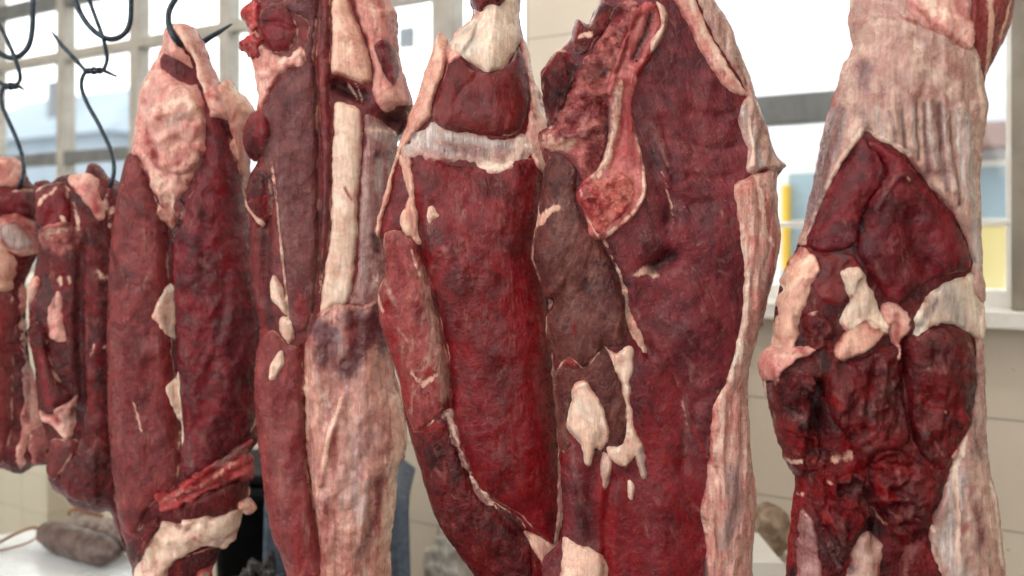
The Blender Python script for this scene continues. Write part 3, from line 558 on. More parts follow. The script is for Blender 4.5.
p.part('fat_flap', [(758,366),(762,352),(775,348),(792,349),(810,346),(823,345),(816,354),(802,360),(792,370),(782,382),(770,386),(768,398),(764,386)], M['fat_pink'], b=7, r=9, lift=5, rag=1.4, thick=10, und=2, paint=[('red', [(764,360),(772,370),(766,384)], 5, .6), ('red', [(800,350),(805,353)], 4, .8), ('fat', [(775,354),(800,356)], 4, .6)])
p.part('fat_lump', [(835,345),(846,330),(858,318),(872,322),(886,332),(878,346),(860,356),(846,362),(836,356)], M['fat_tan'], b=8, r=11, lift=3, rag=1.2)
p.part('tendon', [(842,274),(852,268),(864,272),(873,292),(882,312),(892,322),(886,334),(872,330),(862,320),(853,332),(845,330),(842,318),(848,300)], M['tendon'], b=6, r=12, lift=3, rag=1.8, wr=(2,10,14), und=2, paint=[('red', [(896,320),(902,332)], 5, .5)])
p.part('tendon', [(880,308),(896,302),(908,312),(912,330),(906,350),(900,362),(896,346),(888,330)], M['fat_pink'], b=4, r=7, lift=2, rag=2.2, paint=[('red', [(895,315),(900,345)], 4, .6)])
p.part('muscle', [(806,322),(818,312),(832,318),(840,332),(830,346),(818,352),(810,340)], M['lean_deep'], b=5, r=9, und=3, rag=2.5, wr=(4,8,10,1), paint=[('fat', [(812,314),(826,306),(834,308)], 3, .6)])
CUTS.append(p)

# ================================================================== fourth cut, long pale one
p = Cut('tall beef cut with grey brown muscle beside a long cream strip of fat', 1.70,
  [(258,-50),(257,-4),(247,6),(240,17),(249,25),(251,36),(241,46),(250,57),(256,75),(259,95),(257,109),(248,122),(244,140),(248,155),(257,162),(250,176),(245,204),(250,224),(250,258),(254,296),(260,328),(257,350),(255,384),(259,440),(265,494),(274,534),(286,566),(300,630),(388,630),(388,576),(390,551),(395,511),(397,473),(407,449),(404,409),(395,369),(396,333),(394,300),(394,273),(394,248),(394,229),(395,211),(395,175),(397,140),(408,116),(413,102),(403,71),(397,41),(397,15),(391,0),(388,-50),(320,-60)],
  M['lean_mauve'], T=30, R=44, Tb=18, rag=1.2, seed=4, und=4, scraps=flecks((262,90,320,330), 14, 'mem', (8,26), (1.2,2.4), (.35,.7), 88, 15, 41) + flecks((300,340,400,600), 16, 'mem', (14,50), (1.5,3.5), (.4,.8), 95, 18, 42) + flecks((300,420,395,600), 9, 'red', (10,40), (2,5), (.4,.7), 95, 20, 43) + flecks((240,0,300,230), 8, 'red', (6,16), (2,4), (.5,.9), 70, 50, 44),
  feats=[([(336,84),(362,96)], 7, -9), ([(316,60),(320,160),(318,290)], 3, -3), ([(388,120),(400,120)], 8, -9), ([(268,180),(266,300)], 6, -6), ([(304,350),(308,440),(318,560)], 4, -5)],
  paint=[('dark', [(334,86),(364,96)], 8, 1), ('dark', [(387,120),(402,120)], 9, .9), ('dark', [(264,200),(270,320)], 10, .7), ('red', [(262,200),(264,330)], 6, .5), ('dark', [(250,125),(256,150)], 7, .5), ('red', [(246,8),(244,48)], 6, .8)])  # leading dark strokes paint the shade of the gap and the pit
p.part('muscle', [(270,6),(285,0),(308,-40),(320,-44),(318,10),(314,50),(317,100),(318,180),(318,260),(312,320),(304,332),(290,326),(286,282),(281,240),(276,200),(266,165),(261,142),(264,112),(274,90),(288,74),(300,60),(306,40),(306,20)], M['lean_grey2'], b=8, r=18, und=2, wr=(2.5,9,12), paint=[('red', [(300,300),(306,325)], 10, .6), ('dark', [(300,20),(310,40)], 10, .5), ('dark', [(264,130),(270,150)], 8, .5), ('mem', [(285,180),(295,270)], 12, .35)])
p.part('muscle', [(321,-44),(331,-40),(330,0),(330,60),(331,120),(332,165),(329,240),(322,284),(318,300),(319,240),(320,160),(318,100),(316,50),(319,10)], M['lean_mauve'], b=6, r=8, und=1.5, paint=[('dark', [(326,160),(324,270)], 7, .6), ('dark', [(318,-20),(318,30)], 7, .5)])
p.part('muscle', [(262,12),(272,6),(286,8),(296,22),(297,38),(288,51),(274,52),(265,40),(261,26)], M['lean_wine'], b=10, r=14, und=1, feats=[([(264,26),(280,24),(296,30)], 2.5, -3)])
p.part('fat_seam', [(247,30),(256,28),(264,44),(275,54),(288,54),(298,44),(306,52),(308,62),(298,66),(284,72),(272,88),(264,106),(258,112),(258,92),(254,72),(249,56),(241,46),(250,38)], M['fat_pink'], b=4, r=8, lift=1.5, rag=2.2, wr=(4,8,8), paint=[('red', [(243,46),(254,40)], 5, .9), ('fat', [(283,62),(296,52)], 5, .8), ('dark', [(256,50),(262,52)], 4, .7), ('dark', [(302,56),(306,62)], 3, .8)])
p.part('muscle', [(240,17),(248,5),(258,-4),(262,8),(258,24),(254,34),(248,26)], M['bright'], b=6, r=7, rag=3.2, ragscale=5)
p.part('muscle', [(241,46),(246,36),(256,34),(262,44),(258,58),(250,58)], M['bright'], b=5, r=7, rag=3, ragscale=5)
p.part('muscle', [(244,140),(248,122),(256,112),(268,118),(272,135),(264,152),(256,162),(248,156)], M['lean_wine'], b=9, r=10, rag=1.8, und=3, wr=(3,7,7))
p.part('muscle', [(246,204),(250,180),(258,166),(268,178),(275,200),(270,220),(258,228)], M['lean_bloody'], b=7, r=9, rag=1.5, paint=[('fat', [(246,195),(252,212),(264,224)], 2.5, .9), ('fat', [(270,180),(275,202)], 2.5, .6)])
p.part('fat_block', [(331,2),(342,-8),(350,2),(356,18),(362,34),(370,60),(372,80),(362,84),(350,79),(338,76),(330,70),(331,36)], M['fat_tan'], b=8, r=12, lift=3, rag=.8, thick=7, paint=[('fat', [(335,10),(345,40),(352,70)], 10, .5), ('fat', [(350,50),(348,56)], 2, 1), ('red', [(342,66),(343,68)], 2, .5)])
p.part('fat_block', [(352,-50),(388,-50),(391,0),(397,15),(397,41),(403,71),(413,102),(408,106),(398,107),(388,112),(380,108),(372,92),(372,66),(364,34),(356,10)], M['fat_pink'], b=6, r=12, lift=1.5, rag=1.2, und=3, paint=[('red', [(398,40),(410,98)], 4, .9), ('red', [(380,0),(392,30)], 7, .6), ('fat', [(374,10),(380,30)], 7, .5), ('fat', [(385,92),(400,104)], 6, .5)])
p.part('muscle', [(374,46),(382,40),(390,44),(397,56),(399,74),(394,86),(388,80),(380,68)], M['lean_wine'], b=6, r=8, lift=2.5, paint=[('mem', [(384,52),(390,66)], 4, .5), ('dark', [(373,52),(378,60)], 4, .8), ('red', [(394,66),(394,82)], 3, .9)])
p.part('muscle', [(386,114),(394,109),(404,109),(410,116),(405,130),(396,136),(388,130),(383,122)], M['lean_wine'], b=-3, r=8, lift=.6, paint=[('dark', [(390,116),(398,128)], 6, .9), ('fat', [(384,124),(390,132)], 2.5, .8)])  # dark pit beside the fat, its shade painted onto a lean patch
p.part('fat_strip', [(334,102),(348,104),(362,114),(362,150),(358,190),(357,240),(354,275),(348,302),(334,308),(322,312),(321,294),(328,250),(331,210),(331,165),(333,130)], M['fat_cream'], b=6, r=10, lift=2.5, rag=.9, thick=6, paint=[('red', [(346,188),(352,200)], 1.6, .9), ('dark', [(346,188),(351,198)], 1.5, .7), ('fat', [(352,115),(356,160)], 4, .6), ('red', [(338,150),(340,165)], 8, .25)])
p.part('silverskin', [(363,114),(374,116),(386,124),(398,138),(397,175),(396,211),(395,250),(395,304),(378,306),(362,308),(350,304),(356,272),(358,230),(360,180),(364,145)], M['skin_mauve'], b=5, r=12, lift=1, rag=1.0, wr=(2,6,24),
   paint=[('mem', [(372,130),(392,138)], 8, .8), ('fat', [(364,130),(394,132)], 5, .5), ('dark', [(376,155),(386,152)], 5, .8), ('mem', [(380,160),(378,190)], 4, .9), ('dark', [(374,236),(378,250)], 5, .9), ('fat', [(376,276),(374,300)], 8, .4), ('mem', [(366,180),(366,280)], 6, .5)])
p.part('muscle', [(264,338),(274,330),(288,344),(300,350),(303,385),(304,425),(306,460),(312,500),(318,540),(320,625),(300,628),(285,566),(273,534),(265,494),(259,440),(255,384),(258,356)], M['lean_dusty'], b=9, r=18, und=2, paint=[('mem', [(275,420),(290,520)], 14, .35), ('red', [(296,500),(306,600)], 8, .6), ('red', [(268,440),(280,540)], 5, .4)])
p.part('fat_sheet', [(302,352),(310,330),(320,312),(340,304),(362,306),(380,302),(384,334),(395,369),(404,409),(407,449),(397,473),(395,511),(390,551),(388,628),(328,628),(319,560),(311,500),(305,450),(303,400)], M['sheet'], b=9, r=16, lift=2, und=3, rag=.8, wr=(3,14,40), thick=6,
   feats=[([(346,392),(332,430),(322,480)], 4, 4), ([(370,470),(362,540)], 4, 4), ([(350,540),(354,600)], 4, 3), ([(338,540),(340,600)], 4, -3), ([(372,490),(385,480)], 5, -3)],
   paint=[('red', [(316,330),(340,340),(376,330)], 20, .9), ('dark', [(314,326),(330,334),(326,356)], 11, 1.2), ('dark', [(352,316),(374,322),(360,346),(350,366)], 12, 1.3), ('mem', [(338,336),(344,352)], 6, .7), ('dark', [(380,310),(386,345)], 10, 1.0), ('mem', [(340,332),(342,350)], 9, .7), ('red', [(325,350),(320,380)], 8, .35),
          ('fat', [(395,400),(402,440),(392,480),(390,560)], 9, .75), ('fat', [(306,380),(306,440)], 3, .8), ('red', [(340,400),(326,450),(318,500)], 8, .35), ('fat', [(344,396),(332,430),(324,468)], 3, .7), ('dark', [(378,480),(372,520),(362,550)], 8, .75), ('red', [(385,480),(376,530)], 8, .8), ('mem', [(368,480),(362,520)], 5, .8),
          ('red', [(332,510),(322,560),(326,610)], 8, .7), ('red', [(350,560),(345,610)], 8, .5), ('mem', [(360,420),(350,500)], 14, .5), ('dark', [(325,500),(330,510)], 4, .5), ('mem', [(366,390),(372,440)], 8, .4)])
p.part('fat_lump', [(274,276),(282,282),(286,300),(288,316),(280,310),(272,296)], M['fat_cream'], b=7, r=7, rag=1.2)
p.part('fat_lump', [(284,316),(292,322),(294,338),(288,346),(280,336),(279,324)], M['fat_cream'], b=7, r=7, rag=1.2)
p.part('fat_lump', [(282,350),(284,362),(276,378),(270,378),(272,362)], M['fat_cream'], b=3, r=5, rag=.8)
p.part('fat_seam', band([(272,160),(277,190),(280,230),(284,280),(288,320)], [3,2.5,2.5,2,2]), M['fat_tan'], b=2, r=3, rag=.8)
p.part('membrane', band([(346,82),(352,90),(358,100)], [3,3,2]), M['skin'], b=2, r=2, rag=.4)
p.part('membrane', band([(354,82),(359,92),(363,102)], [2,2.5,2]), M['skin'], b=2, r=2, rag=.4)
CUTS.append(p)

# ================================================================== third cut, knuckle on the hook
p = Cut('cut with a pale fat knuckle on the hook above two long dark muscles', 1.83,
  [(167,30),(179,24),(192,27),(204,42),(214,70),(222,84),(230,79),(237,90),(244,96),(255,110),(252,140),(250,170),(246,200),(254,250),(260,290),(266,332),(263,380),(259,420),(261,438),(250,453),(255,474),(248,480),(247,496),(254,504),(240,512),(237,530),(219,547),(210,576),(206,620),(132,622),(134,576),(128,548),(118,510),(114,465),(111,414),(110,339),(111,287),(114,235),(117,218),(121,192),(129,156),(136,150),(139,121),(143,93),(152,72),(164,48)],
  M['lean_wine'], T=30, R=44, Tb=18, rag=1.2, seed=3, und=4, scraps=flecks((115,170,255,470), 24, 'mem', (8,40), (1.2,2.2), (.35,.75), 88, 14, 31) + flecks((140,40,250,190), 9, 'red', (5,14), (1.5,3.5), (.4,.8), 70, 40, 32) + flecks((170,200,260,440), 8, 'dark', (20,60), (4,8), (.3,.5), 88, 12, 33),
  feats=[([(168,200),(168,280),(174,360),(178,440)], 6, -8)],
  paint=[('dark', [(166,210),(168,290),(175,380)], 6, .6), ('red', [(130,530),(140,560)], 10, .7)])
p.part('muscle', [(133,152),(142,162),(150,190),(160,215),(166,242),(167,285),(169,335),(174,382),(178,430),(179,472),(170,492),(152,505),(136,534),(124,520),(115,465),(111,414),(110,339),(111,287),(114,235),(120,192)], M['lean_mauve'], b=10, r=22, und=2, paint=[('red', [(160,330),(168,420)], 14, .35), ('fat', [(136,400),(145,430)], 1.5, .7), ('mem', [(120,330),(124,440)], 8, .4), ('dark', [(162,230),(164,280)], 5, .4), ('fat', [(113,230),(111,280)], 2, .5)])
p.part('muscle', [(206,116),(220,116),(232,148),(240,180),(246,212),(254,252),(260,290),(266,332),(262,372),(257,418),(243,442),(216,466),(196,482),(180,474),(178,430),(172,340),(169,290),(171,250),(181,216),(196,186),(204,158)], M['lean_wine'], b=13, r=26, und=3, paint=[('red', [(200,290),(200,420)], 26, .3), ('mem', [(205,260),(208,266)], 3, .9), ('mem', [(178,230),(186,212)], 4, .6), ('mem', [(185,440),(200,470)], 10, .35), ('dark', [(240,380),(225,430)], 12, .5), ('mem', [(190,180),(200,165)], 4, .5), ('mem', [(186,330),(190,400)], 12, .25), ('red', [(212,150),(222,190)], 8, .5)],
   feats=[([(230,270),(222,330),(205,400)], 4, -1.5), ([(246,300),(240,350)], 4, -1.5)])
p.part('fat_seam', band([(232,140),(240,170),(246,205),(254,250),(260,292),(266,334)], [10,8,5,4,3,2]), M['fat_pink'], b=3, r=4, rag=1.2, paint=[('red', [(234,145),(240,170)], 4, .7)])
p.part('fat_flap', [(222,84),(230,79),(237,90),(244,96),(256,110),(253,140),(250,172),(246,184),(240,176),(234,150),(224,120),(214,108),(212,90)], M['fat_tan'], b=7, r=10, lift=2, rag=1.2, und=2, thick=7, paint=[('red', [(232,130),(242,160)], 6, .6), ('fat', [(230,84),(250,110)], 6, .6)])
p.part('fat_knuckle', [(166,29),(174,29),(184,50),(196,80),(204,108),(206,140),(200,165),(190,182),(182,200),(176,218),(168,228),(158,208),(150,188),(142,164),(134,148),(137,121),(141,93),(151,71),(162,47)], M['fat_pink'], b=7, r=14, lift=2, und=3, rag=1.8, wr=(4,14,14), thick=5, feats=[([(168,64),(180,72),(190,76)], 9, -14)],
   paint=[('red', [(144,158),(150,190),(160,206)], 6, .6), ('fat', [(158,180),(172,200)], 10, .6), ('red', [(168,64),(180,72),(190,78)], 9, .75), ('dark', [(178,76),(192,80)], 5, .45), ('red', [(170,205),(178,198)], 6, .8), ('fat', [(150,84),(160,56)], 8, .5), ('red', [(176,60),(186,66)], 8, .4), ('mem', [(160,90),(150,120)], 8, .5)])  # red and dark strokes below the strap paint the cavity's shade
p.part('joint_capsule', [(150,112),(158,101),(170,98),(180,88),(194,92),(202,112),(206,138),(198,162),(184,176),(166,172),(152,162),(145,140)], M['fat_pink'], b=8, r=14, lift=3, und=3, wr=(4,16,12), rag=2, feats=[([(150,135),(158,148),(160,165)], 4, -4), ([(180,140),(192,146),(200,140)], 4, -4)],
   paint=[('fat', [(162,112),(176,104)], 8, .6), ('fat', [(190,100),(198,116)], 6, .6), ('red', [(148,130),(156,150),(158,164)], 6, .8), ('red', [(180,162),(188,150)], 7, .7), ('red', [(172,140),(196,132)], 9, .45), ('mem', [(172,124),(186,118)], 8, .7), ('red', [(192,146),(200,152)], 5, .6)])
p.part('fat_strap', [(172,27),(180,24),(192,27),(204,42),(212,64),(219,86),(226,106),(230,122),(218,118),(208,116),(203,102),(198,80),(190,58),(182,44)], M['fat_pink'], b=9, r=11, lift=4, rag=1.0, und=1.5, thick=7, paint=[('red', [(197,48),(200,56)], 4, .7), ('red', [(212,96),(220,100)], 5, .7), ('fat', [(182,32),(196,60),(204,90)], 6, .6), ('red', [(208,70),(214,84)], 5, .3)])
p.part('fat_flap', [(166,283),(170,300),(171,330),(172,344),(164,334),(158,324),(152,316),(158,300)], M['fat_cream'], b=3, r=6, lift=2, rag=1.2)
p.part('fat_flap', [(176,372),(180,376),(180,405),(183,440),(180,448),(175,425),(170,408),(165,390),(172,380)], M['fat_cream'], b=3, r=5, lift=2, rag=1.2)
p.part('muscle', [(174,510),(194,500),(214,490),(244,480),(250,490),(244,500),(224,512),(200,520),(176,522)], M['lean_deep'], b=5, r=8, lift=2, rag=1.5)
p.part('sawn_bone', [(156,490),(170,492),(182,482),(204,470),(226,454),(244,442),(254,440),(250,452),(256,470),(250,480),(228,484),(206,494),(190,504),(176,511),(160,510)], M['bright'], b=8, r=8, lift=3, rag=2.0, und=3, wr=(7,20,5), thick=6, feats=[([(162,506),(200,490),(252,462)], 3, -5), ([(190,486),(220,468),(248,452)], 2.5, -3)], paint=[('fat', [(162,500),(200,486),(235,462)], 4, .45), ('mem', [(215,466),(245,448)], 6, .6), ('red', [(180,508),(215,488),(250,474)], 4, .7), ('dark', [(205,488),(225,480)], 3, .6)])
p.part('fat_lump', [(150,530),(162,520),(176,522),(194,517),(214,518),(238,508),(241,522),(236,538),(222,548),(206,548),(190,552),(178,560),(168,572),(166,590),(168,622),(134,622),(136,578),(142,548)], M['fat_cream'], b=9, r=10, lift=3, rag=2.2, und=4, wr=(7,13,10), thick=6, edge=[('red', 3, .6, 12)], paint=[('red', [(160,560),(162,600)], 4, .5), ('dark', [(178,524),(190,526)], 3, .7), ('dark', [(205,520),(210,524)], 2.5, .6), ('red', [(146,560),(150,575)], 2.5, .5), ('red', [(212,540),(232,532)], 4, .5), ('red', [(198,534),(202,540)], 2.5, .6)])
p.part('muscle', [(170,566),(182,558),(196,553),(210,549),(220,549),(212,566),(196,572),(186,584),(170,592)], M['lean_bloody'], b=5, r=8, lift=1, rag=1.2)
p.part('fat_lump', [(186,586),(196,573),(212,566),(212,576),(207,620),(172,622),(172,594)], M['bright'], b=7, r=8, lift=2, rag=1.5, und=3, paint=[('fat', [(205,574),(200,610)], 5, .7), ('mem', [(190,590),(186,610)], 5, .5)])
p.part('fat_lump', [(152,196),(160,206),(170,212),(176,222),(172,232),(164,226),(156,214)], M['fat_tan'], b=4, r=6, lift=1, rag=1.6, paint=[('red', [(160,210),(168,222)], 4, .8)])
p.part('muscle', [(172,206),(180,198),(186,206),(184,222),(176,238),(170,244),(168,232),(176,222)], M['lean_bloody'], b=6, r=7, lift=1, rag=1.4)
p.part('fat_nub', [(238,503),(246,500),(255,503),(257,509),(251,515),(242,513)], M['fat_tan'], b=6, r=6, lift=4, rag=.5, thick=8)
p.part('muscle', [(128,545),(138,530),(148,520),(158,515),(160,528),(150,546),(138,565),(132,560)], M['lean_bloody'], b=5, r=8, rag=1.5)
CUTS.append(p)

# ================================================================== second cut
p = Cut('ragged dark red beef cut hanging second from the left, with a red leg bone', 1.96,
  [(36,186),(44,180),(52,182),(60,176),(70,174),(86,173),(91,164),(100,166),(108,176),(118,182),(126,200),(128,300),(130,400),(133,480),(136,520),(134,556),(126,548),(118,530),(112,512),(101,513),(90,511),(78,507),(66,496),(54,488),(50,468),(52,448),(46,430),(40,404),(36,370),(32,330),(31,300),(36,270),(40,250),(38,220)],
  M['lean_deep'], T=26, R=34, Tb=16, rag=1.4, seed=2, und=5, scraps=flecks((36,180,125,500), 18, 'mem', (6,26), (1.5,3), (.4,.8), 85, 25, 21) + flecks((36,180,125,500), 12, 'dark', (10,40), (3,6), (.4,.8), 85, 20, 22) + flecks((36,180,125,350), 9, 'fat', (4,10), (1.5,3), (.6,1), 85, 40, 23),
  feats=[([(80,250),(78,330),(82,400)], 5, -7), ([(98,200),(104,300),(106,420)], 10, 4), ([(52,340),(58,400)], 9, 3)],
  paint=[('dark', [(76,270),(76,340),(82,410)], 9, .6), ('mem', [(112,230),(114,340),(112,440)], 3, .6), ('red', [(60,260),(64,320)], 10, .4), ('fat', [(72,195),(78,230)], 2.5, .5)])
p.part('muscle', [(40,190),(54,184),(66,184),(70,200),(68,222),(56,232),(44,228),(40,210)], M['lean_wine'], b=8, r=12, und=3, wr=(3,9,9), rag=1.4, paint=[('fat', [(42,190),(48,184)], 4, .6), ('red', [(50,220),(64,210)], 7, .5)])
p.part('fat_lump', [(70,176),(86,174),(96,180),(100,196),(104,216),(98,222),(90,210),(80,196),(72,190)], M['fat_pink'], b=4, r=10, und=3, rag=1.5, paint=[('red', [(90,188),(98,210)], 6, .7)])
p.part('joint', [(43,232),(54,222),(68,222),(78,230),(80,242),(72,252),(58,256),(46,250)], M['spongy'], b=4, r=12, und=4, wr=(6,8,8), rag=2.5, paint=[('fat', [(50,236),(62,230)], 6, .6), ('red', [(68,228),(76,246)], 7, .8), ('red', [(44,246),(58,256)], 5, .7)])
p.part('muscle', [(82,236),(94,222),(104,240),(110,280),(113,330),(112,400),(108,460),(100,505),(80,500),(66,490),(64,470),(76,450),(86,410),(88,360),(84,300)], M['lean_deep'], b=9, r=16, und=3, wr=(2.5,10,18), paint=[('mem', [(86,360),(88,410),(78,440)], 2.5, .8), ('red', [(96,300),(98,420)], 10, .4), ('fat', [(100,272),(106,278)], 4, .6), ('mem', [(88,312),(90,340)], 4, .7)])
p.part('fat_seam', band([(102,196),(106,230),(111,270),(114,320),(113,380)], [4,4,4,5,3]), M['fat_pink'], b=3, r=4, rag=1.4)
p.part('muscle', [(108,185),(114,182),(124,200),(128,300),(122,300),(116,260),(110,225)], M['lean_wine'], b=5, r=8)
p.part('fat_lump', [(52,300),(58,292),(64,302),(60,316),(66,328),(66,342),(58,344),(52,336),(50,320)], M['fat_pink'], b=2.5, r=7, und=3, rag=2.2, lift=.8, wr=(3,7,7))
p.part('fat_lump', [(30,290),(36,276),(42,280),(38,296),(32,304)], M['fat_tan'], b=4, r=6, rag=1)
b2 = p.part('leg_bone', [(32,330),(40,322),(48,332),(53,358),(62,382),(71,396),(66,408),(56,412),(45,408),(43,382),(37,355)], M['lean_deep'], b=9, r=10, lift=4, rag=.8, thick=6, paint=[('red', [(46,350),(56,400)], 7, .6), ('fat', [(35,335),(41,380),(44,402)], 2, .7), ('fat', [(50,340),(56,364)], 2, .5)])
p.part('bone_end', [(44,408),(56,411),(70,398),(76,412),(74,434),(64,438),(54,424),(46,418)], M['fat_pink'], b=6, r=9, lift=3, rag=1.6, wr=(4,8,8), parent=b2, paint=[('red', [(58,416),(62,420)], 4, .9)])
p.part('muscle', [(54,440),(66,438),(78,440),(76,452),(64,470),(56,478),(50,466)], M['lean_mauve'], b=7, r=10, paint=[('dark', [(70,446),(64,460)], 5, .7), ('fat', [(54,482),(62,474),(74,454)], 2, .7)])
CUTS.append(p)

# ================================================================== first cut
p = Cut('mauve and red beef cut at the far left edge with a ring of gristle', 2.06,
  [(-34,150),(-20,154),(0,156),(12,157),(22,167),(30,182),(37,188),(40,204),(38,230),(38,252),(31,268),(24,290),(26,320),(32,370),(42,412),(48,432),(49,452),(47,464),(36,466),(27,470),(20,474),(8,470),(-6,466),(-34,460)],
  M['lean_deep'], T=22, R=30, Tb=16, rag=1.3, seed=1, und=4, scraps=flecks((-20,160,48,460), 10, 'mem', (8,30), (1.5,3), (.4,.8), 85, 20, 11) + flecks((-20,160,48,460), 8, 'dark', (10,30), (3,6), (.4,.7), 85, 20, 12),
  feats=[([(10,300),(10,440)], 5, -3)], paint=[('red', [(0,180),(10,200)], 8, .4), ('mem', [(-6,320),(0,440)], 8, .3)])
p.part('fat_lump', [(-20,156),(0,157),(12,158),(20,168),(18,182),(8,188),(-6,184),(-20,180)], M['fat_pink'], b=7, r=10, und=3, rag=1.4, paint=[('red', [(2,168),(10,180)], 6, .6)])
p.part('muscle', [(-4,200),(12,190),(28,188),(37,196),(38,212),(28,218),(10,214),(-6,212)], M['lean_wine'], b=7, r=9, und=2, rag=1.2, paint=[('fat', [(12,190),(34,190)], 2.5, .6)])
rg = p.part('gristle_ring', [(-6,222),(6,214),(22,216),(34,226),(38,240),(32,252),(20,256),(8,252),(-2,240)], M['fat_pink'], b=6, r=8, lift=2, rag=.8, paint=[('red', [(0,218),(20,218),(31,232),(34,246)], 6, 1.0)])
p.part('gristle', [(2,226),(13,222),(22,230),(26,243),(20,251),(9,248),(3,238)], M['skin_mauve'], b=1.5, r=7, lift=.8, thick=2, rag=.6, edge=[('red', 3, 1.0, 30)], parent=rg, paint=[('mem', [(8,232),(18,243)], 8, 1)])
p.part('fat_flap', [(-20,236),(-2,240),(8,250),(14,262),(10,284),(2,292),(-20,290)], M['fat_tan'], b=8, r=12, und=2, rag=1.3)
p.part('muscle', [(-30,292),(0,292),(8,300),(10,360),(10,420),(6,456),(0,464),(-30,458)], M['lean_mauve'], b=7, r=12, paint=[('red', [(2,310),(0,420)], 8, .4)])
p.part('silverskin', [(12,290),(22,288),(26,320),(30,360),(36,400),(38,428),(28,440),(24,466),(18,468),(16,440),(18,400),(14,350)], M['fat_pink'], b=5, r=8, lift=2, rag=1.6, und=2, paint=[('dark', [(22,340),(26,420)], 4, .6), ('red', [(20,300),(26,360),(22,440)], 5, .7), ('mem', [(16,320),(20,400)], 4, .7)])
p.part('fat_lump', [(28,436),(38,428),(46,434),(48,452),(46,464),(36,465),(29,460)], M['spongy'], b=6, r=9, lift=2, rag=2, und=3, wr=(5,8,8), paint=[('fat', [(30,436),(32,460)], 3, .5)])
CUTS.append(p)
WORLD = 1.9; TUBE = 22.0; EXPO = 0.92
# ------------------------------------------------------------------ room materials
R = {}
R['tile'] = tile_mat('glazed_wall_tile', (212, 199, 180), (160, 146, 130), 0.40, 0.25, off=(0.1, -0.14, 0))
R['tile_cream'] = tile_mat('cream_wall_tile', (214, 206, 184), (186, 176, 156), 0.15, 0.15)
R['plaster'] = plain('painted_plaster', (205, 200, 190), (196, 190, 180), rough=0.6, scale=6)
R['frame'] = plain('window_paint', (172, 166, 156), (158, 152, 142), rough=0.45, scale=12)
R['frame_white'] = plain('white_window_paint', (236, 234, 228), (226, 222, 214), rough=0.4, scale=12)
R['beam'] = plain('grey_window_rail', (112, 114, 112), (98, 100, 98), rough=0.5, scale=10)
R['jamb'] = plain('brown_grey_jamb', (140, 130, 116), (124, 114, 100), rough=0.5, scale=10)
R['sill'] = plain('white_sill_stone', (236, 232, 224), (222, 216, 206), rough=0.35, scale=15)
R['floor'] = plain('wet_concrete', (128, 124, 118), (104, 100, 96), rough=0.35, scale=5, bump=0.1)
R['ceiling'] = plain('ceiling_paint', (222, 218, 210), (212, 208, 200), rough=0.7, scale=3)
R['ground'] = plain('outside_paving', (190, 188, 184), (170, 168, 164), rough=0.8, scale=1.5)
R['steel'] = plain('worn_hook_steel', (58, 70, 80), (38, 46, 54), rough=0.36, metal=0.7, scale=90, bump=0.1)
R['rail'] = plain('galvanised_rail', (120, 124, 128), (96, 100, 104), rough=0.35, metal=0.8, scale=30)
R['table'] = plain('white_enamel_top', (232, 236, 238), (214, 220, 222), rough=0.25, scale=8)
R['leg'] = plain('steel_leg', (150, 154, 156), (130, 134, 136), rough=0.35, metal=0.8, scale=20)
R['sausage'] = plain('dry_sausage_skin', (106, 86, 78), (72, 52, 48), rough=0.4, scale=42, bump=0.5)
R['sausage_pale'] = plain('pale_sausage_skin', (150, 136, 126), (98, 78, 70), rough=0.5, scale=40, bump=0.4)
R['string'] = plain('brown_twine', (150, 98, 52), (112, 66, 34), rough=0.8, scale=200)
R['black'] = plain('black_plastic', (9, 9, 10), (6, 6, 7), rough=0.6, scale=20, sp=0.12)
R['bag'] = plain('glossy_black_film', (34, 34, 38), (22, 22, 25), rough=0.2, scale=20, sp=0.7)
R['white_bag'] = plain('white_plastic_film', (226, 222, 214), (206, 200, 190), rough=0.35, scale=20)
R['cloth'] = plain('blue_grey_cloth', (96, 108, 122), (78, 88, 102), rough=0.85, scale=60, bump=0.3)
R['bread'] = plain('rough_brown_crust', (184, 162, 140), (124, 102, 84), rough=0.8, scale=26, bump=0.7)
R['card'] = plain('white_card', (246, 242, 236), (240, 236, 228), rough=0.6, scale=10)
R['facade'] = plain('white_facade', (186, 186, 188), (178, 178, 182), rough=0.8, scale=2)
R['roof'] = plain('pale_grey_roofing', (150, 154, 160), (138, 142, 150), rough=0.7, scale=3)
R['eave'] = plain('brown_eave_boards', (128, 100, 94), (112, 86, 82), rough=0.7, scale=6)
R['yellow'] = plain('yellow_panel', (206, 170, 40), (198, 160, 34), rough=0.5, scale=4)
R['cream'] = plain('cream_panel', (204, 192, 140), (198, 184, 128), rough=0.5, scale=4)
R['blue'] = plain('pale_blue_pane', (140, 160, 172), (128, 150, 164), rough=0.3, scale=2)
R['greywin'] = plain('grey_shutter', (104, 108, 112), (96, 100, 106), rough=0.6, scale=4)
R['far_house'] = plain('haze_tinted_house', (138, 150, 162), (126, 140, 152), rough=0.9, scale=0.3)  # pale blue-grey puts distance haze into the far house's colour

gm = bpy.data.materials.new('window_glass'); T = NT(gm)
lw_ = T.n('ShaderNodeLayerWeight'); lw_.inputs[0].default_value = 0.5
fz = T.math('MULTIPLY_ADD', T.math('POWER', lw_.outputs['Facing'], 5.0), 0.5, 0.03)
tr = T.n('ShaderNodeBsdfTransparent'); tr.inputs[0].default_value = (0.93, 0.95, 0.95, 1)
gl = T.n('ShaderNodeBsdfGlossy'); gl.inputs['Roughness'].default_value = 0.04
mx = T.n('ShaderNodeMixShader'); T.l(fz, mx.inputs[0]); T.l(tr.outputs[0], mx.inputs[1]); T.l(gl.outputs[0], mx.inputs[2])
T.l(mx.outputs[0], T.out.inputs[0]); R['glass'] = gm

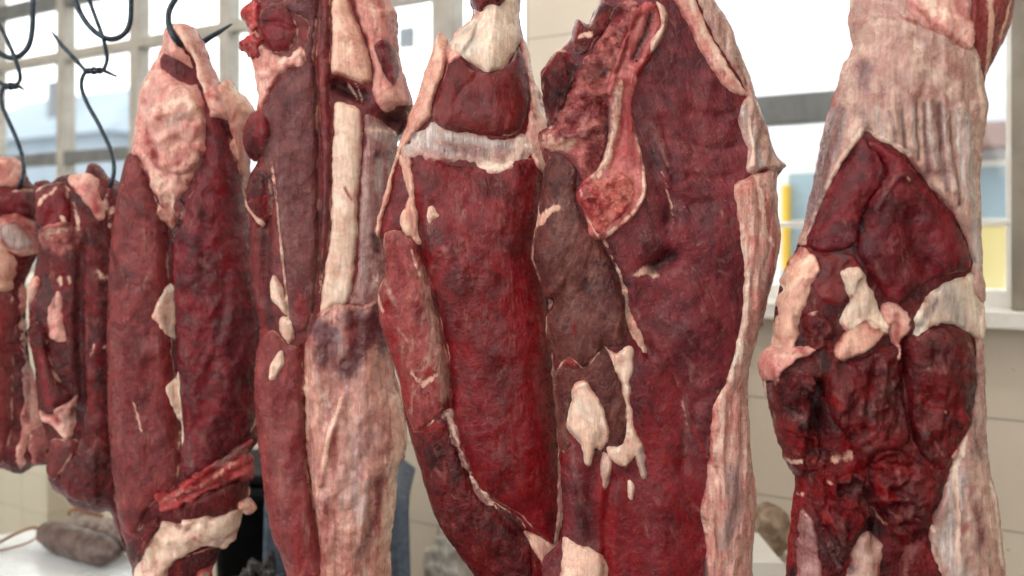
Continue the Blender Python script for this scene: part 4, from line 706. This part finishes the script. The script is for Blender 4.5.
# ------------------------------------------------------------------ room shell, in the frame of the window wall
WROT = math.atan2(-0.5555, 0.8315); WLOC = Vector((0, 3, 0))
def wx(px):
    q = (px - CX) / 1000.0
    return 3 * q / (0.8315 + 0.5555 * q)
def wpt(X, Y, Z):
    return Vector((0.8315 * X + 0.5555 * Y, 3 - 0.5555 * X + 0.8315 * Y, Z))
def wall_obj(name, boxes, mat, parent=None, kind='structure', bev=0.0):
    bm = bmesh.new()
    for b in boxes: box_bm(bm, *b, bev=bev)
    o = from_bm(name, bm, mat, parent)
    if parent is None:
        o.location = WLOC; o.rotation_euler = (0, 0, WROT)
        if kind: o['kind'] = kind
    return o
SILL = EYE - 0.165; TOP = EYE + 1.35; CEIL = 4.3
XL, XR, YF = -4.6, 4.6, -5.2
Lw = (-4.0, wx(528)); Rw = (wx(640), wx(1024))
wall_obj('wall_back', [(XL, XR, 0, 0.18, 0, SILL), (XL, XR, 0, 0.18, TOP, CEIL), (XL, Lw[0], 0, 0.18, SILL, TOP), (Lw[1], Rw[0], 0, 0.18, SILL, TOP), (Rw[1], XR, 0, 0.18, SILL, TOP)], R['tile'])
wall_obj('wall_left', [(XL - 0.15, XL, YF, 0.18, 0, CEIL)], R['plaster'])
wall_obj('wall_right', [(XR, XR + 0.15, YF, 0.18, 0, CEIL)], R['plaster'])
wall_obj('wall_added_front', [(XL - 0.15, XR + 0.15, YF - 0.15, YF, 0, 1.1), (XL - 0.15, XR + 0.15, YF - 0.15, YF, 4.0, CEIL)] + [(x - .09, x + .09, YF - 0.15, YF, 1.1, 4.0) for x in (-4.5, -2.7, -.9, .9, 2.7, 4.5)], R['plaster'])  # unseen wall added behind the camera, its high openings shape the front light
wall_obj('floor', [(XL - 0.15, XR + 0.15, YF, 0.18, -0.12, 0)], R['floor'])
wall_obj('ceiling', [(XL - 0.15, XR + 0.15, YF, 0.18, CEIL, CEIL + 0.12)], R['ceiling'])
wall_obj('trim_1', [(Lw[0] - 0.05, Lw[1] + 0.03, -0.07, 0.17, SILL - 0.035, SILL + 0.006)], R['sill'], bev=0.006)
wall_obj('trim_2', [(Rw[0] - 0.03, Rw[1] + 0.25, -0.09, 0.17, SILL - 0.035, SILL + 0.006)], R['sill'], bev=0.006)
# tiled pier that stands out under the left window
X82 = (lambda q: 2.62 * q / (0.8315 + 0.5555 * q) )((82 - CX) / 1000.0)
wall_obj('trim_3', [(-3.6, wx(82) + 0.10, -0.22, 0.0, 0, SILL - 0.04)], R['tile_cream'], bev=0.004)

def window(name, x0, x1, mulls, bars, matname, fr=0.05):
    root = empty(name, wpt((x0 + x1) / 2, 0.06, SILL), WROT); root['kind'] = 'structure'
    cx = (x0 + x1) / 2; h = TOP - SILL
    def P(nm, boxes, mat):
        bm = bmesh.new()
        for b in boxes: box_bm(bm, *b, bev=0.004)
        return from_bm(nm, bm, mat, root)
    P('frame', [(x0 - cx, x1 - cx, 0, 0.06, h - fr, h), (x0 - cx, x1 - cx, 0, 0.06, 0, fr), (x0 - cx, x0 - cx + fr, 0, 0.06, fr, h - fr), (x1 - cx - fr, x1 - cx, 0, 0.06, fr, h - fr)], R[matname])
    for (X, w, mat) in mulls: P('mullion', [(X - w / 2 - cx, X + w / 2 - cx, -0.01, 0.055, fr, h - fr)], R[mat])
    for (Z, w, a, b, mat) in bars: P('transom', [(a - cx, b - cx, -0.006, 0.05, EYE + Z - w / 2 - SILL, EYE + Z + w / 2 - SILL)], R[mat])
    xs = [x0] + [m_[0] for m_ in mulls] + [x1]
    for a, b in zip(xs[:-1], xs[1:]): P('pane', [(a - cx + 0.01, b - cx - 0.01, 0.026, 0.030, 0.01, h - 0.01)], R['glass'])
    return root
window('window_1', Lw[0], Lw[1], [(-3.52, .05, 'frame'), (-2.975, .05, 'frame'), (wx(48.5), .05, 'frame'), (wx(122), .055, 'frame'), (wx(212), .055, 'frame'), (wx(310), .055, 'frame'), (wx(432), .085, 'frame')],
       [(0.80, .042, Lw[0], Lw[1] - .34, 'frame'), (1.05, .06, Lw[0], Lw[1] - .34, 'beam'), (0.352, .055, Lw[0], Lw[1] - .30, 'beam')], 'frame')
window('window_2', Rw[0], Rw[1], [(wx(905), .06, 'frame_white'), (wx(1013), .02, 'frame_white')],
       [(0.335, .074, Rw[0], wx(905), 'beam'), (0.036, .014, Rw[0], Rw[1], 'frame_white')], 'frame_white', fr=0.045)
# jamb post at the right end of the window, standing on the sill
wall_obj('trim_4', [(wx(1014), wx(1014) + 0.16, -0.05, 0.10, SILL + 0.006, TOP)], R['jamb'], bev=0.004)

# ------------------------------------------------------------------ outside
bm = bmesh.new(); box_bm(bm, -60, 60, 3.5, 120, -0.6, -0.5)
g = from_bm('ground', bm, R['ground']); g['kind'] = 'structure'; g.location = (0, 0, 0); g.rotation_euler = (0, 0, WROT); g.location = wpt(0, -3.2, 0)
def ext(name, label, cat, X, Y):
    r = empty(name, wpt(X, Y, -0.5), WROT); tag(r, label, cat); return r
def ebox(nm, boxes, mat, root, bev=0.0):
    bm = bmesh.new()
    for b in boxes: box_bm(bm, *b, bev=bev)
    return from_bm(nm, bm, mat, root)
b1 = ext('neighbouring_building', 'white building with a brown eave and yellow panels seen through the right window', 'building', 6.0, 5.0)
GZ = 0.5 + EYE
ebox('wall', [(-6, 8, 0, 5, 0, GZ + 0.66)], R['facade'], b1)
ebox('eave', [(-6.3, 8.3, -0.35, 5.3, GZ + 0.60, GZ + 0.76)], R['eave'], b1)
bm = bmesh.new()
vs = [bm.verts.new(v) for v in [(-6.3, -0.35, GZ + .76), (8.3, -0.35, GZ + .76), (8.3, 2.5, GZ + 1.75), (-6.3, 2.5, GZ + 1.75), (8.3, 5.3, GZ + .76), (-6.3, 5.3, GZ + .76)]]
for f in [(0, 1, 2, 3), (3, 2, 4, 5), (0, 3, 5), (1, 4, 2), (0, 5, 4, 1)]: bm.faces.new([vs[i] for i in f])
from_bm('roof', bm, R['roof'], b1)
def fpx(px):   # facade X at a column of the view
    q = (px - CX) / 1000.0; d = 7.495 / (0.8315 + 0.5555 * q)
    return 0.8315 * q * d - 0.5555 * (d - 3) - 6.0
k = 0
for a, b in ((640, 690), (715, 765), (790, 822), (860, 905), (935, 968), (978, 1030), (1050, 1100)):
    A, B = fpx(a), fpx(b)
    w = ebox('window', [(A - .05, B + .05, -0.05, 0.05, GZ + .10, GZ + .52)], R['frame_white'], b1)
    ebox('pane', [(A, B, -0.06, 0.0, GZ + .13, GZ + .49)], R['blue'], w)
    ebox('panel', [(A - .05, B + .05, -0.045, 0.02, GZ - .42, GZ + .08)], R['cream' if a > 900 else 'blue'], b1)
for a in (791, 960, 700):
    A = fpx(a)
    ebox('post', [(A - .024, A + .024, -0.16, -0.07, GZ - .24, GZ + .40)], R['yellow'], b1, bev=0.005)
b2_ = ext('apartment_building', 'far white apartment building with small grey windows seen through the left window', 'building', 2.0, 16.0)
ebox('wall', [(-9, 4, 0, 8, 0, GZ + 9)], R['facade'], b2_)
def fpx2(px, Y, X0):
    q = (px - CX) / 1000.0; d = (2.495 + Y) / (0.8315 + 0.5555 * q)
    return 0.8315 * q * d - 0.5555 * (d - 3) - X0, d
for (a, b, y0, y1) in ((400, 413, 28, 49), (322, 336, 28, 49), (250, 262, 28, 49), (505, 519, 28, 49)):
    (A, d), (B, _) = fpx2(a, 16, 2.0), fpx2(b, 16, 2.0)
    ebox('window', [(A, B, -0.06, 0.1, GZ + (238 - y1) / 1000 * d, GZ + (238 - y0) / 1000 * d)], R['greywin'], b2_)
b3 = ext('distant_house', 'pale haze-coloured house low behind the left window panes', 'house', -44.0, 24.0)
ebox('wall', [(-9, 7, 0, 8, 0, GZ + 4.6)], R['far_house'], b3)
bm = bmesh.new()
vs = [bm.verts.new(v) for v in [(-9.6, -.6, GZ + 4.6), (7.6, -.6, GZ + 4.6), (4.5, 4, GZ + 7.4), (-6, 4, GZ + 7.4), (7.6, 8.6, GZ + 4.6), (-9.6, 8.6, GZ + 4.6)]]
for f in [(0, 1, 2, 3), (3, 2, 4, 5), (0, 3, 5), (1, 4, 2), (0, 5, 4, 1)]: bm.faces.new([vs[i] for i in f])
from_bm('roof', bm, R['far_house'], b3)
ebox('chimney', [(-0.2, 0.5, 1.4, 2.2, GZ + 5.2, GZ + 7.6)], R['greywin'], b3)

# ------------------------------------------------------------------ rail and hooks
RZ = EYE + 0.66
ra = Vector((-1.018 - 0.86, 2.06 + 0.40, RZ)); rb = Vector((0.556 + 0.86, 1.33 - 0.40, RZ))
def rail_d(px):     # depth of the rail in a column of the view
    q = (px - CX) / 1000.0; s = (rb.y - ra.y) / (rb.x - ra.x)
    return (ra.y - s * ra.x) / (1 - s * q)
def place(name, bm, mat, org, label, cat, group=None):
    bmesh.ops.translate(bm, vec=-org, verts=bm.verts)
    o = from_bm(name, bm, mat, None, True); o.location = org
    return tag(o, label, cat, group)
bm = bmesh.new(); tube_bm(bm, [ra, (ra + rb) / 2, rb], 0.012, 14, 4)
rl = place('hanging_rail', bm, R['rail'], ra.copy(), 'steel rail running overhead above the row of beef', 'rail')
for t in (0.03, 0.5, 0.97):
    q = ra.lerp(rb, t) - ra
    bm = bmesh.new(); tube_bm(bm, [q + Vector((0, 0, 0.01)), q + Vector((0, 0, 0.6)), q + Vector((0, 0, CEIL - RZ))], 0.008, 8, 3)
    from_bm('hanger_rod', bm, R['rail'], rl, True)

def hook_path(pts, D):
    return [W(x, y, D - (o[0] if o else 0)) for (x, y, *o) in pts]
def rail_loop(px, D, side=1):
    """top of a hook: comes down from over the rail"""
    yr = HY - 0.66 / D * F; r = 0.021 / D * F
    return [(px - side * 2 * r, yr + r * 0.9), (px - side * 2.05 * r, yr - .1 * r), (px - side * 1.6 * r, yr - .8 * r), (px - side * r, yr - r), (px - side * .3 * r, yr - .75 * r), (px, yr), (px + side * .05 * r, yr + 1.4 * r)]
# first: thick hook with the wire hook in its bend
D1 = rail_d(22)
bm = bmesh.new(); tube_bm(bm, hook_path(rail_loop(34, D1) + [(33.5, -20), (33, 10), (32, 32), (28, 47), (19, 56), (8, 57), (-4, 50), (-11, 34), (-13, 14)], D1), [.0056] * 15 + [.003], 10, 7)
place('rail_hook', bm, R['steel'], W(34, -80, D1), 'thick dark hook with a round bend at the far left edge', 'hook', 'thick hooks on the rail')
def wire_hook(D, shaft, tail, tip, s, knot, label):
    org = W(knot[0][0], knot[0][1], D)
    root = empty('wire_hook', org); tag(root, label, 'hook', 'twisted wire hooks')
    r = 2.1 * D / F
    def P(nm, pts, rad):
        bm = bmesh.new(); tube_bm(bm, hook_path(pts, D), rad, 9, 7); bmesh.ops.translate(bm, vec=-org, verts=bm.verts)
        return from_bm(nm, bm, R['steel'], root, True)
    P('shaft', shaft, [r * 1.0] * len(shaft)); P('tail', tail, [r, r * .9, r * .5]); P('point', tip, [r * .35] + [r] * (len(tip) - 1))
    P('curved_hook', s, [r] * len(s))
    (x0, y0), (x1, y1) = knot
    n = 22; A = []; B = []
    for i in range(n + 1):
        t = i / n; a = t * math.pi * 3.2; w = 1.9 * math.sin(math.pi * min(max(t, .08), .92)) + .5
        A.append((x0 + (x1 - x0) * t, y0 + (y1 - y0) * t + w * math.sin(a), 0.0016 * w * math.cos(a)))
        B.append((x0 + (x1 - x0) * t, y0 + (y1 - y0) * t - w * math.sin(a), -0.0016 * w * math.cos(a)))
    bm = bmesh.new()
    for L in (A, B): tube_bm(bm, hook_path(L, D), r * .95, 8, 2)
    bmesh.ops.translate(bm, vec=-org, verts=bm.verts); from_bm('twisted_knot', bm, R['steel'], root, True)
wire_hook(D1 - .002, [(-16, 8, .02), (-8, 12, .016), (0, 26, .012), (8, 42, .01), (14, 56, .009), (19, 70, .004), (20, 79), (17, 85)], [(16, 86), (20, 87), (24, 90)], [(-14, 70), (-6, 78), (2, 84), (6, 86)],
          [(4, 87), (1, 95), (3, 108), (10, 124), (17, 140), (22, 155), (24, 168, .03), (22, 180, .04), (18, 190, .02)], ((4, 86.5), (19, 86)), 'thin wire hook twisted in the middle at the far left')
D2 = rail_d(110)
bm = bmesh.new(); tube_bm(bm, hook_path(rail_loop(130, D2) + [(131, -18), (131, 4), (130, 22), (124, 34), (112, 39), (101, 36), (90, 27), (81, 14), (74, -4), (69, -22)], D2), [.0053] * 16 + [.003], 10, 7)
place('rail_hook', bm, R['steel'], W(130, -80, D2), 'thick dark hook with a wide round bend holding a pointed wire hook', 'hook', 'thick hooks on the rail')
wire_hook(D2 - .002, [(80, -16, .02), (86, -10, .016), (92, 8, .012), (98, 24, .01), (103, 38, .009), (106, 50, .004), (107, 60), (104, 69)], [(103, 70), (109, 73), (117, 76.5)], [(51, 30.5), (60, 43), (72, 56), (82, 67), (86, 71)],
          [(86, 71), (82, 79), (82, 90), (88, 105), (97, 121), (105, 137), (111, 151), (114, 165, .02), (113, 178, .03), (108, 190, .02)], ((85, 71), (104, 70.5)), 'thin wire hook with its point bare against the window')
def s_hook(px, pts, Dm, label, r=.0055):
    Dr = rail_d(px)
    bm = bmesh.new()
    L = hook_path(rail_loop(px, Dr), Dr) + hook_path(pts, Dm)
    tube_bm(bm, L, [r] * (len(L) - 2) + [r * .8, r * .3], 10, 7)
    place('meat_hook', bm, R['steel'], W(px, HY - 660 / Dr, Dr), label, 'hook', 'hooks holding the beef')
s_hook(205, [(200, -24), (186, -12), (175, 0, .02), (169, 12, .03), (169, 25, .05), (174, 37, .055), (181, 46, .04), (192, 50, .0), (206, 40, -.012), (219, 32, -.02), (232, 24, -.02)], 1.83, 'dark hook through the pale knuckle, its point sticking out at the right')
for px, Dm, yb, lab in ((330, 1.70, -56, 'hook above the tall cut with the long fat strip'), (497, 1.58, -46, 'hook above the long smooth cut with the white tendon'), (652, 1.46, -54, 'hook above the broad cut with the sawn bone'), (930, 1.33, -64, 'hook above the thick shank at the right')):
    yr = HY - 660 / rail_d(px)
    s_hook(px, [(px, (yr + yb) / 2), (px + 4, yb - 12), (px + 3, yb + 8), (px - 6, yb + 18), (px - 16, yb + 10), (px - 20, yb - 6)], Dm, 'steel ' + lab)

# ------------------------------------------------------------------ left table with sausages
c0 = Vector((-1.17, 2.73, 0)); ang = math.atan2(-0.78, 0.62)
tb = empty('table', c0, ang); tag(tb, 'white topped table under the far left beef, sausages lying on it', 'table')
TZ = 0.78
ebox('table_top', [(0, 1.3, -1.3, 0, TZ - 0.035, TZ)], R['table'], tb, bev=0.008)
ebox('apron', [(0.05, 1.25, -1.25, -0.05, TZ - 0.12, TZ - 0.035)], R['leg'], tb, bev=0.004)
for a, b in ((0.08, -0.08), (1.22, -0.08), (0.08, -1.22), (1.22, -1.22)):
    ebox('leg', [(a - .025, a + .025, b - .025, b + .025, 0, TZ - 0.12)], R['leg'], tb, bev=0.004)

def sausage(name, A, B, r, mat, label, bend=0.02, group='dry sausages on the table'):
    A = Vector(A); B = Vector(B); mid = (A + B) / 2; dr = (B - A).normalized(); sd = Vector((-dr.y, dr.x, 0))
    n = 12; pts = []; rad = []
    for i in range(n + 1):
        t = i / n; pts.append(A.lerp(B, t) + sd * bend * math.sin(math.pi * t) - mid)
        e = min(t, 1 - t) * n
        rad.append(r * (0.28 if e < .5 else 0.74 if e < 1.5 else 0.93 if e < 2.5 else 1.0) * (1 + .05 * math.sin(i * 2.1)))
    bm = bmesh.new(); tube_bm(bm, pts, rad, 18, 5)
    root = empty(name, mid - Vector((0, 0, r))); tag(root, label, 'sausage', group)
    for v in bm.verts: v.co.z += r
    from_bm('casing', bm, mat, root, True)
    return root, mid, pts
zc = TZ + 0.038
s1, m1, _ = sausage('dry_sausage', (-1.175, 2.50, zc), (-0.915, 2.315, zc), 0.037, R['sausage'], 'thick grey brown dry sausage lying in front on the white table', -0.006)
s2, m2, _ = sausage('dry_sausage', (-1.15, 2.605, TZ + .034), (-0.89, 2.42, TZ + .034), 0.034, R['sausage_pale'], 'paler dry sausage lying behind the thick grey brown one', -0.004)
def string(root, org, pts, nm='string', r=.0028):
    bm = bmesh.new(); tube_bm(bm, [Vector(p) - org for p in pts], r, 6, 6); return from_bm(nm, bm, R['string'], root, True)
o1 = s1.location.copy()
string(s1, o1, [(-1.175, 2.50, zc), (-1.20, 2.505, zc + .006), (-1.235, 2.49, zc - .004), (-1.27, 2.46, zc - .022), (-1.29, 2.43, zc - .032)], r=.004)
string(s1, o1, [(-1.172, 2.50, zc), (-1.20, 2.49, zc - .024), (-1.24, 2.46, zc - .032), (-1.28, 2.42, zc - .033)])
o2 = s2.location.copy()
string(s2, o2, [(-1.155, 2.605, TZ + .050), (-1.14, 2.59, TZ + .066), (-1.11, 2.57, TZ + .070), (-1.07, 2.542, TZ + .0715), (-1.03, 2.514, TZ + .072)], r=.004)
def lump(name, cen, rx, ry, rz, mat, amp, fr, seed, sub=5, sharp=False, flat=None):
    bm = bmesh.new(); bmesh.ops.create_icosphere(bm, subdivisions=sub, radius=1.0)
    P = np.array([v.co[:] for v in bm.verts])
    Q = P * fr * np.array([rx, ry, rz]) / min(rx, ry, rz)
    a = (fbm(Q[:, 0] + 11, Q[:, 1] + .5 * Q[:, 2], seed, 4) + fbm(Q[:, 1] + 5, Q[:, 2] + .5 * Q[:, 0], seed + 1, 4) + fbm(Q[:, 2] + 7, Q[:, 0] - .5 * Q[:, 1], seed + 2, 4)) / 1.7
    if sharp: a = np.abs(a) * 2 - .5
    rr = min(rx, ry, rz)
    X_ = P * np.array([rx, ry, rz]) + P * (amp * a * rr)[:, None]
    for v, p in zip(bm.verts, X_): v.co = Vector(p)
    zmin = min(v.co.z for v in bm.verts)
    for v in bm.verts: v.co.z -= zmin
    o = from_bm(name, bm, mat, None, True); o.location = cen
    return o
ham = lump('cured_meat_end', (-1.36, 2.40, TZ), .07, .05, .034, M['fat_pink'], .16, 1.6, 4)
tag(ham, 'pale pink cured meat end lying at the left edge of the table', 'meat')

# ------------------------------------------------------------------ things on the floor behind the row
def bin_thing():
    root = empty('refuse_bin', Vector((-0.55, 2.62, 0))); tag(root, 'tall black plastic bin standing behind the beef', 'bin')
    bm = bmesh.new()
    prof_ = [(0.0, 0.0), (.172, 0.0), (.18, .02), (.212, .90), (.226, .905), (.226, .935), (.214, .94), (.205, .90), (.17, .04), (0, .03)]
    ring = []
    seg = 40
    for (r, z) in prof_:
        ring.append([bm.verts.new((r * math.copysign(abs(math.cos(2 * math.pi * i / seg)) ** .6, math.cos(2 * math.pi * i / seg)), r * .85 * math.copysign(abs(math.sin(2 * math.pi * i / seg)) ** .6, math.sin(2 * math.pi * i / seg)), z)) for i in range(seg)] if r > 0 else [bm.verts.new((0, 0, z))])
    for a, b in zip(ring[:-1], ring[1:]):
        for i in range(seg):
            j = (i + 1) % seg
            if len(a) == 1: bm.faces.new((a[0], b[j], b[i]))
            elif len(b) == 1: bm.faces.new((a[i], a[j], b[0]))
            else: bm.faces.new((a[i], a[j], b[j], b[i]))
    from_bm('body', bm, R['black'], root, True)
    ebox('lid', [(-.20, .20, -.165, .165, .935, .965)], R['black'], root, bev=.012)
    for s in (-1, 1): ebox('handle', [(s * .215 - .03, s * .215 + .03, -.06, .06, .86, .90)], R['black'], root, bev=.008)
bin_thing()
# cloth over the front right of the bin
bm = bmesh.new(); nx = 36; V_ = []
pth = catmull3([(0, .10, .974), (0, -.06, .976), (0, -.175, .972), (0, -.205, .90), (0, -.215, .72), (0, -.22, .5), (0, -.22, .30)], 8)
for i, p in enumerate(pth):
    t = i / (len(pth) - 1); row = []
    for j in range(nx + 1):
        u = j / nx; x = -.21 + u * (.33 + .035 * t); f = min(1, max(0, t - .30) * 2)
        over = max(0, x - .0) / .14
        w = (.014 * math.sin(u * 24 + 1.5 * t) + .007 * math.sin(u * 51 + 2)) * f
        z = p[2] - (.075 * over ** 2) * (1 - .8 * f)
        row.append(bm.verts.new((x, p[1] - w - .012 * f, z)))
    V_.append(row)
for i in range(len(V_) - 1):
    for j in range(nx): bm.faces.new((V_[i][j], V_[i][j + 1], V_[i + 1][j + 1], V_[i + 1][j]))
cl = from_bm('cloth', bm, R['cloth'], None, True); cl.location = (-0.385, 2.62, 0)
sm = cl.modifiers.new('thick', 'SOLIDIFY'); sm.thickness = .005; sm.offset = -1
tag(cl, 'blue grey cloth hanging over the right side of the black bin', 'cloth')
bg = lump('rubbish_bag', (-0.56, 2.22, 0),   .125, .11, .40, R['bag'], .38, 2.6, 9, 6, True); tag(bg, 'crumpled glossy black bag standing in front of the black bin', 'bag')
wb = lump('plastic_bag', (-0.17, 2.92, 0), .11, .09, .36, R['white_bag'], .34, 2.4, 3, 6, True); tag(wb, 'crumpled white plastic bag low behind the long smooth cut', 'bag')

# right table, white box and the brown lump
t2 = empty('table', Vector((0.37, 2.22, 0))); tag(t2, 'pale table behind the broad cut with a white box on it', 'table')
ebox('table_top', [(-.30, .30, -.24, .24, .77, .80)], R['card'], t2, bev=.006)
for a, b in ((-.26, -.20), (.26, -.20), (-.26, .20), (.26, .20)):
    ebox('leg', [(a - .02, a + .02, b - .02, b + .02, 0, .77)], R['leg'], t2, bev=.003)
bx = empty('box', Vector((0.41, 2.155, .80))); tag(bx, 'white card box on the pale table, one corner showing', 'box')
ebox('carton', [(-.14, .144, -.10, .10, 0, .078)], R['card'], bx, bev=.002)
ebox('lid', [(-.142, .146, -.105, .105, .056, .085)], R['card'], bx, bev=.002)
br = lump('bread_loaf', (0.602, 2.345, .80), .052, .055, .064, R['bread'], .16, 1.8, 12); tag(br, 'rough brown loaf lying behind the white box', 'bread')

# ------------------------------------------------------------------ light, camera
wd = bpy.data.worlds.new('overcast'); scene.world = wd; wd.use_nodes = True
nt = wd.node_tree; nt.nodes.clear()
wo = nt.nodes.new('ShaderNodeOutputWorld'); bgk = nt.nodes.new('ShaderNodeBackground')
bgk.inputs[0].default_value = (1.0, 0.99, 0.975, 1); bgk.inputs[1].default_value = WORLD
nt.links.new(bgk.outputs[0], wo.inputs[0])

# fill tubes added under the ceiling, out of view, to brighten the beef
lampm = bpy.data.materials.new('fill_tube'); T = NT(lampm)
em = T.n('ShaderNodeEmission'); em.inputs[0].default_value = (1.0, 0.975, 0.95, 1); em.inputs[1].default_value = TUBE
T.l(em.outputs[0], T.out.inputs[0])
for i, (X, Y) in enumerate(((-1.6, -1.9), (1.3, -3.4), (-1.6, -3.4), (1.3, -1.9))):
    r_ = empty('added_fill_light', wpt(X, Y, CEIL), WROT)
    tag(r_, 'long white tube light added out of view as fill for the beef', 'light', 'added fill tube lights')
    ebox('housing', [(-.65, .65, -.09, .09, -.06, 0)], R['frame_white'], r_, bev=.006)
    for s in (-1, 1):
        bm = bmesh.new(); tube_bm(bm, [Vector((-.6, s * .04, -.085)), Vector((0, s * .04, -.085)), Vector((.6, s * .04, -.085))], .018, 10, 2)
        from_bm('tube', bm, lampm, r_, True)

cam = bpy.data.cameras.new('camera'); co_ = bpy.data.objects.new('camera', cam); COL.objects.link(co_)
co_.location = (0, 0, EYE); co_.rotation_euler = (math.radians(90), 0, 0)
cam.sensor_width = 36; cam.lens = 36 * F / 1024.0; cam.shift_y = -(288 - HY) / 1024.0
cam.clip_start = 0.05; cam.clip_end = 300
cam.dof.use_dof = True; cam.dof.focus_distance = 1.46; cam.dof.aperture_fstop = 2.6
scene.camera = co_
vs_ = scene.view_settings
vs_.view_transform = 'Standard'; vs_.look = 'None'; vs_.exposure = EXPO; vs_.gamma = 1.0; vs_.use_curve_mapping = False
